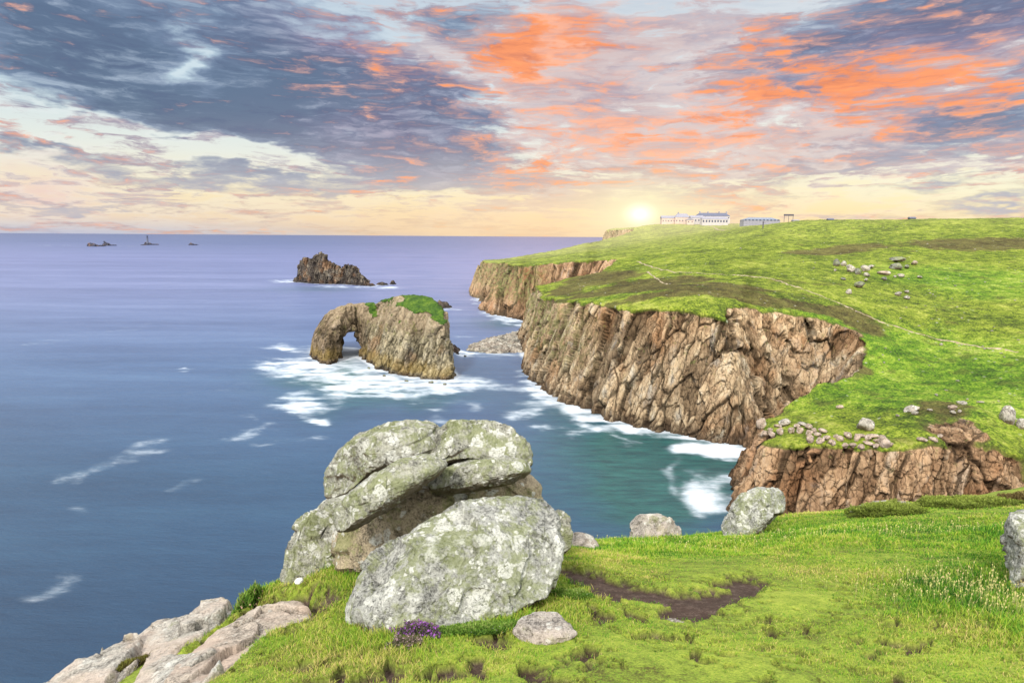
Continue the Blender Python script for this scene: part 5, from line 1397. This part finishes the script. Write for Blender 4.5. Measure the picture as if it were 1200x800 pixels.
V, Fq = lathe([(0, -2), (6.5, -2), (6.3, 3), (5.4, 5), (4.7, 14), (4.2, 26), (4.6, 31), (5.3, 32), (5.3, 33), (0, 33)]); link("tower", mesh_from("tower", V, Fq, M_TOWER), lt)
V, Fq = lathe([(0, 33.05), (2.6, 33.05), (2.6, 37.5), (2.9, 37.6), (1.6, 39.6), (.3, 40.2), (.3, 41.5), (0, 41.5)]); link("lantern_room", mesh_from("lantern_room", V, Fq, M_LANT), lt)
V, Fq = lathe([(5.2, 34.6), (5.5, 34.6), (5.5, 35), (5.2, 35), (5.2, 34.6)]); link("gallery_rail", mesh_from("gallery_rail", V, Fq, M_LANT), lt)
V, Fq = lathe([(0, 41.6), (7.6, 41.6), (7.8, 42.4), (7.6, 42.8), (0, 42.8)]); link("helideck", mesh_from("helideck", V, Fq, M_LANT), lt)

# ------------------------------------------------------------------ buildings on the far cape
def boxes(lst):
    V, Fq = [], []
    for (x0, x1, y0, y1, z0, z1) in lst:
        o = len(V); V += [(x, y, z) for z in (z0, z1) for x, y in ((x0, y0), (x1, y0), (x1, y1), (x0, y1))]
        Fq += [[o + i for i in f] for f in ((3, 2, 1, 0), (4, 5, 6, 7), (0, 1, 5, 4), (1, 2, 6, 5), (2, 3, 7, 6), (3, 0, 4, 7))]
    return np.array(V, float), np.array(Fq)
def gable(x0, x1, y0, y1, z0, z1, axis='x', hip=0., over=.4):
    x0 -= over; x1 += over; y0 -= over; y1 += over
    if axis == 'x': r0, r1 = (x0 + hip, (y0 + y1) / 2, z1), (x1 - hip, (y0 + y1) / 2, z1)
    else: r0, r1 = ((x0 + x1) / 2, y0 + hip, z1), ((x0 + x1) / 2, y1 - hip, z1)
    V = [(x0, y0, z0), (x1, y0, z0), (x1, y1, z0), (x0, y1, z0), r0, r1]
    T = [(0, 1, 5), (0, 5, 4), (2, 3, 4), (2, 4, 5), (1, 2, 5), (3, 0, 4), (0, 3, 2), (0, 2, 1)] if axis == 'x' else [(0, 1, 4), (1, 2, 5), (1, 5, 4), (2, 3, 5), (3, 0, 4), (3, 4, 5), (0, 3, 2), (0, 2, 1)]
    return np.array(V, float), np.array(T)
M_WALL = plain_mat("white_render", (.50, .46, .46), .8, .2, .4)
M_WALLP = plain_mat("hazy_white_render", (.60, .47, .41), .8, .2, .4)  # render with haze and sun glow painted into its pinkish tint
M_SLATE = plain_mat("blue_slate", (.13, .14, .20), .6, .25, .6)
M_SLATE2 = plain_mat("pale_slate", (.30, .29, .34), .6, .25, .6)
M_SLATE3 = plain_mat("blue_grey_sheet_roof", (.20, .23, .30), .6, .2, .4)
M_GLASS = plain_mat("window_dark", (.06, .07, .11), .3, .1)
M_METAL = plain_mat("painted_metal", (.10, .09, .12), .5)
def building(name, px, py, Y, L, D, H, label, cat, wall=M_WALL, roof=M_SLATE, rh=4., axis='x', win=None, chim=(), wings=(), hip=0., group=None, rz=0.):
    o = bpy.data.objects.new(name, None); COL.objects.link(o); p = at(px, py, Y)
    g = max(ground_z(p[0] + dx, p[1] + dy) for dx in (-L / 3, 0, L / 3) for dy in (0, D / 2)) if True else p[2]
    o.location = (p[0], p[1], p[2]); o.rotation_euler = (0, 0, rz); tag(o, label, cat, group)
    V, Fq = boxes([(-L / 2, L / 2, 0, D, -6, H)]); link("wall", mesh_from("wall", V, Fq, wall, False), o)
    V, T = gable(-L / 2, L / 2, 0, D, H + .02, H + rh, axis, hip); rf = link("roof", mesh_from("roof", V, T, roof, False), o)
    for c in chim:
        V, Fq = boxes([(c - .8, c + .8, D / 2 - .7, D / 2 + .7, H + rh * .6, H + rh + 1.9)]); link("chimney", mesh_from("chimney", V, Fq, M_SLATE2, False), rf)
    if win:
        for (z, n, w, h) in win:
            for i in range(n):
                xc = -L / 2 + L * (i + .5) / n
                V, Fq = boxes([(xc - w / 2, xc + w / 2, -.08, .02, z, z + h)]); link("window", mesh_from("window", V, Fq, M_GLASS, False), o)
    return o
HB = "white buildings of the clifftop hotel complex"
building("hotel", 836, 260, 930, 44, 13, 7.6, "large white hotel with long slate roof on the skyline", "hotel", rh=4.4, win=[(4.6, 12, 1.5, 1.6)], chim=(-17, -6, 9, 19), hip=5)
building("hotel_annex", 838, 261.5, 905, 34, 10, 5.2, "low white gabled wing in front of the large hotel", "building", rh=3.2, roof=M_SLATE2, win=[(1.2, 9, 1.8, 2.6)], hip=2)
building("hotel_annex", 817, 260.5, 925, 17, 10, 6, "short white wing joined to the left end of the hotel", "building", rh=3.0, roof=M_SLATE2, win=[(1.5, 4, 1.4, 2.2)])
building("cottage", 800, 260.5, 935, 20, 11, 6.5, "pale cottage with steep roof left of the hotel", "building", wall=M_WALLP, roof=M_SLATE2, rh=5.2, win=[(1.2, 5, 1.2, 1.8)], chim=(-5,), axis='x', hip=4, group=HB)
building("cottage", 785, 260.5, 940, 22, 11, 5.5, "low pinkish white building nearest the setting sun", "building", wall=M_WALLP, roof=M_SLATE2, rh=3.4, win=[(1.2, 6, 1.1, 1.6)], group=HB)
building("cottage", 809, 261.5, 915, 9, 8, 4.2, "small white gabled hut between cottage and hotel", "building", wall=M_WALLP, roof=M_SLATE2, rh=2.4, axis='y', win=[(1., 2, 1.1, 1.6)], group=HB)
building("visitor_hall", 893, 259.3, 800, 42, 14, 1.4, "long low hall with blue grey roof right of the hotel", "building", wall=M_SLATE2, roof=M_SLATE3, rh=3.0, win=[(.6, 10, 2.2, 1.4)], hip=8)
building("shed", 974, 259.5, 600, 4.5, 4, 1.5, "dark shed on the skyline right of the sign gantry", "shed", wall=M_METAL, rh=1.2)
building("shed", 1070, 257.6, 610, 5, 4, 1.4, "dark low shed standing alone on the right skyline", "shed", wall=M_METAL, rh=1.2)
building("shed", 933, 260.8, 640, 6, 4, 1.8, "small white cabin beside the sign gantry", "shed", wall=M_WALL, roof=M_SLATE2, rh=.8)
def poles(name, px, py, Y, lst, label, cat, mats=None):
    o = bpy.data.objects.new(name, None); COL.objects.link(o); p = at(px, py, Y); o.location = tuple(p); tag(o, label, cat)
    for nm, bx in lst:
        V, Fq = boxes([bx]); link(nm, mesh_from(nm, V, Fq, M_METAL, False), o)
poles("sign_gantry", 924, 259.5, 640, [("leg", (-4.2, -3.9, 0, .3, -3, 6)), ("leg", (3.9, 4.2, 0, .3, -3, 6)), ("leg", (-.15, .15, 0, .3, -3, 6)), ("sign_panel", (-4.6, 4.6, -.1, .4, 5.0, 6.6))], "dark sign board on three legs on the skyline", "sign")
poles("wooden_post", 894, 268.5, 600, [("post", (-.35, .35, -.3, .3, -2, 6.6)), ("cross_bar", (-1.3, 1.3, -.45, -.32, 5.6, 5.9))], "thin pale post on the slope before the low hall", "post")

# ------------------------------------------------------------------ plants
def leaf_clump(name, px, py, Y, rx, ry, rz_, n, leaf, cols, label, cat, seed, flowers=None, up=.5, lift=0., sink=.3):
    r = np.random.default_rng(seed); p = at(px, py, Y)
    base = near_h(np.array([p[0]]), np.array([p[1]]))[0] + lift
    d = r.normal(size=(n, 3)); d /= np.linalg.norm(d, axis=1, keepdims=True); d[:, 2] = np.abs(d[:, 2])
    rad = (.45 + .55 * r.random(n) ** .5)[:, None] * (1 + .55 * fbm(d * 2.6, 3, seed))[:, None]
    c = d * rad * np.array([rx, ry, rz_])
    gz = near_h(c[:, 0] + p[0], c[:, 1] + p[1]) - base
    c[:, 2] += gz * .9 - sink * rz_ * .3
    a = r.normal(size=(n, 3)) + np.array([0, 0, up * 2]); a /= np.linalg.norm(a, axis=1, keepdims=True)
    b = np.cross(a, r.normal(size=(n, 3))); b /= np.linalg.norm(b, axis=1, keepdims=True)
    s = leaf * (.6 + .8 * r.random(n))[:, None]
    V = np.stack([c - b * s * .35, c + b * s * .35, c + a * s * 1.6], 1).reshape(-1, 3)
    T = np.arange(n * 3).reshape(-1, 3)
    hue = np.clip(.25 + .55 * rad[:, 0] * d[:, 2] + r.normal(0, .18, n), 0, 1)
    o = bpy.data.objects.new(name, None); COL.objects.link(o); o.location = (p[0], p[1], base); tag(o, label, cat)
    link("foliage", mesh_from("foliage", V, T, blade_material(name + "_leaves", cols), False, dict(hue=np.repeat(hue, 3), tip=np.tile(np.array([.3, .3, 1.]), n))), o)
    if flowers:
        m_ = int(n * flowers[0]); k = r.choice(n, m_, False); k = k[rad[k, 0] > .7]
        q = c[k] * 1.05; s = flowers[2] * (.6 + .8 * r.random(len(k)))[:, None]; a2, b2 = a[k], b[k]
        V = np.stack([q - b2 * s, q + a2 * s, q + b2 * s, q - a2 * s], 1).reshape(-1, 3)
        fm = plain_mat(name + "_flowers", flowers[1], .8, .3, 9)
        link("flowers", mesh_from("flowers", V, np.arange(len(V)).reshape(-1, 4), fm, False), o)
    return o
HE = [(0, (.03, .03, .01)), (.35, (.10, .13, .02)), (.65, (.21, .28, .04)), (1, (.36, .42, .09))]
GR = [(0, (.02, .06, .01)), (.4, (.08, .18, .02)), (.7, (.17, .30, .04)), (1, (.34, .42, .12))]
leaf_clump("heather_bush", 1040, 603, 16.0, .75, .8, .34, 24000, .030, HE, "dark heather mound spilling over the half buried pale rock", "heather", 1)
0 and leaf_clump("heather_bush", 1000 + 95, 607, 15.2, .3, .3, .12, 5000, .028, HE, "small dark heather tuft right of the heather mound", "heather", 2)
leaf_clump("heather_bush", 1130, 592, 17.2, 1.2, .9, .24, 26000, .032, HE, "wide low heather mound on the grass edge at the right", "heather", 3)
leaf_clump("gorse_bush", 1185, 592, 17.6, .45, .5, .30, 9000, .032, [(0, (.03, .02, .01)), (.5, (.13, .09, .03)), (1, (.26, .20, .08))], "brown tipped bush at the right end of the grass edge", "bush", 4)
leaf_clump("flowering_heather", 490, 727, 5.32, .21, .10, .13, 4500, .012, [(0, (.02, .03, .012)), (.5, (.08, .10, .04)), (1, (.20, .17, .12))], "purple flowering heather at the foot of the huge pale boulder", "heather", 5, (.24, (.26, .08, .36), .008), lift=.02)
leaf_clump("flowering_heather", 474, 742, 5.1, .14, .1, .09, 2200, .012, [(0, (.03, .03, .014)), (.5, (.10, .11, .05)), (1, (.25, .2, .14))], "faded pink heather sprig left of the purple heather", "heather", 6, (.3, (.40, .26, .30), .006))
leaf_clump("grass_tuft", 284, 703, 8.1, .22, .18, .24, 3600, .035, GR, "tuft of grass and pink thrift where the narrow ledge ends", "grass tuft", 7, (.10, (.50, .30, .24), .010), up=1.6)
leaf_clump("moss_cushion", 142, 756, 7.2, .26, .16, .10, 4500, .020, [(0, (.03, .02, .01)), (.5, (.10, .08, .02)), (1, (.24, .26, .05))], "brown green moss cushion on the outermost ledge", "moss", 8, lift=.30)
leaf_clump("leafy_cushion", 565, 732, 5.40, .42, .12, .07, 9000, .015, GR, "dark green leafy cushion along the foot of the huge boulder", "plant", 9, (.01, (.7, .7, .66), .005))
leaf_clump("leafy_cushion", 668, 700, 6.5, .22, .14, .07, 5000, .015, GR, "green leafy cushion right of the huge boulder's foot", "plant", 10, (.01, (.7, .7, .66), .005))

def stalks(name, px, py, Y, rx, ry, n, hgt, seed, label):
    r = np.random.default_rng(seed); p = at(px, py, Y)
    x = p[0] + r.normal(0, rx, n); y = p[1] + r.normal(0, ry, n); z = near_h(x, y); H = hgt * (.5 + .7 * r.random(n))
    an = r.uniform(0, 6.28, n); ln = H * np.abs(r.normal(.25, .2, n)); w = .0022 * np.maximum(y / 5, 1)
    hx, hy = np.cos(an), np.sin(an); q = an + 1.57; wx, wy = np.cos(q) * w, np.sin(q) * w
    tx, ty = x + hx * ln, y + hy * ln
    st = np.stack([np.stack([x - wx, y - wy, z], 1), np.stack([x + wx, y + wy, z], 1), np.stack([tx + wx * .4, ty + wy * .4, z + H], 1), np.stack([tx - wx * .4, ty - wy * .4, z + H], 1)], 1).reshape(-1, 3)
    hw = w * 2.4; hl = H * .24
    hd = np.stack([np.stack([tx, ty, z + H - hl * .2], 1), np.stack([tx + np.cos(q) * hw, ty + np.sin(q) * hw, z + H + hl * .3], 1), np.stack([tx + hx * .01, ty + hy * .01, z + H + hl], 1), np.stack([tx - np.cos(q) * hw, ty - np.sin(q) * hw, z + H + hl * .3], 1)], 1).reshape(-1, 3)
    o = bpy.data.objects.new(name, None); COL.objects.link(o); o.location = tuple(p); tag(o, label, "grass tuft")
    off = np.array(p)
    hue = np.repeat(r.random(n), 4)
    link("stalks", mesh_from("stalks", st - off, np.arange(4 * n).reshape(-1, 4), M_STALK, False, dict(hue=hue * .6, tip=np.tile([.2, .2, .8, .8], n))), o)
    link("seed_heads", mesh_from("seed_heads", hd - off, np.arange(4 * n).reshape(-1, 4), M_STALK, False, dict(hue=hue, tip=np.ones(4 * n))), o)
stalks("seeding_grass", 1125, 690, 7.3, .62, .42, 600, .10, 21, "tall grass with pale seed heads at the right of the turf")
stalks("seeding_grass", 1185, 715, 6.5, .3, .25, 160, .11, 22, "seed heads under the speckled boulder at the right edge")
stalks("seeding_grass", 1020, 628, 12.5, 2.6, .8, 500, .09, 23, "thin dry grass stems along the right of the grass edge")
stalks("seeding_grass", 770, 642, 13.0, 1.6, .7, 200, .08, 24, "thin dry grass stems by the squat flat topped boulder")
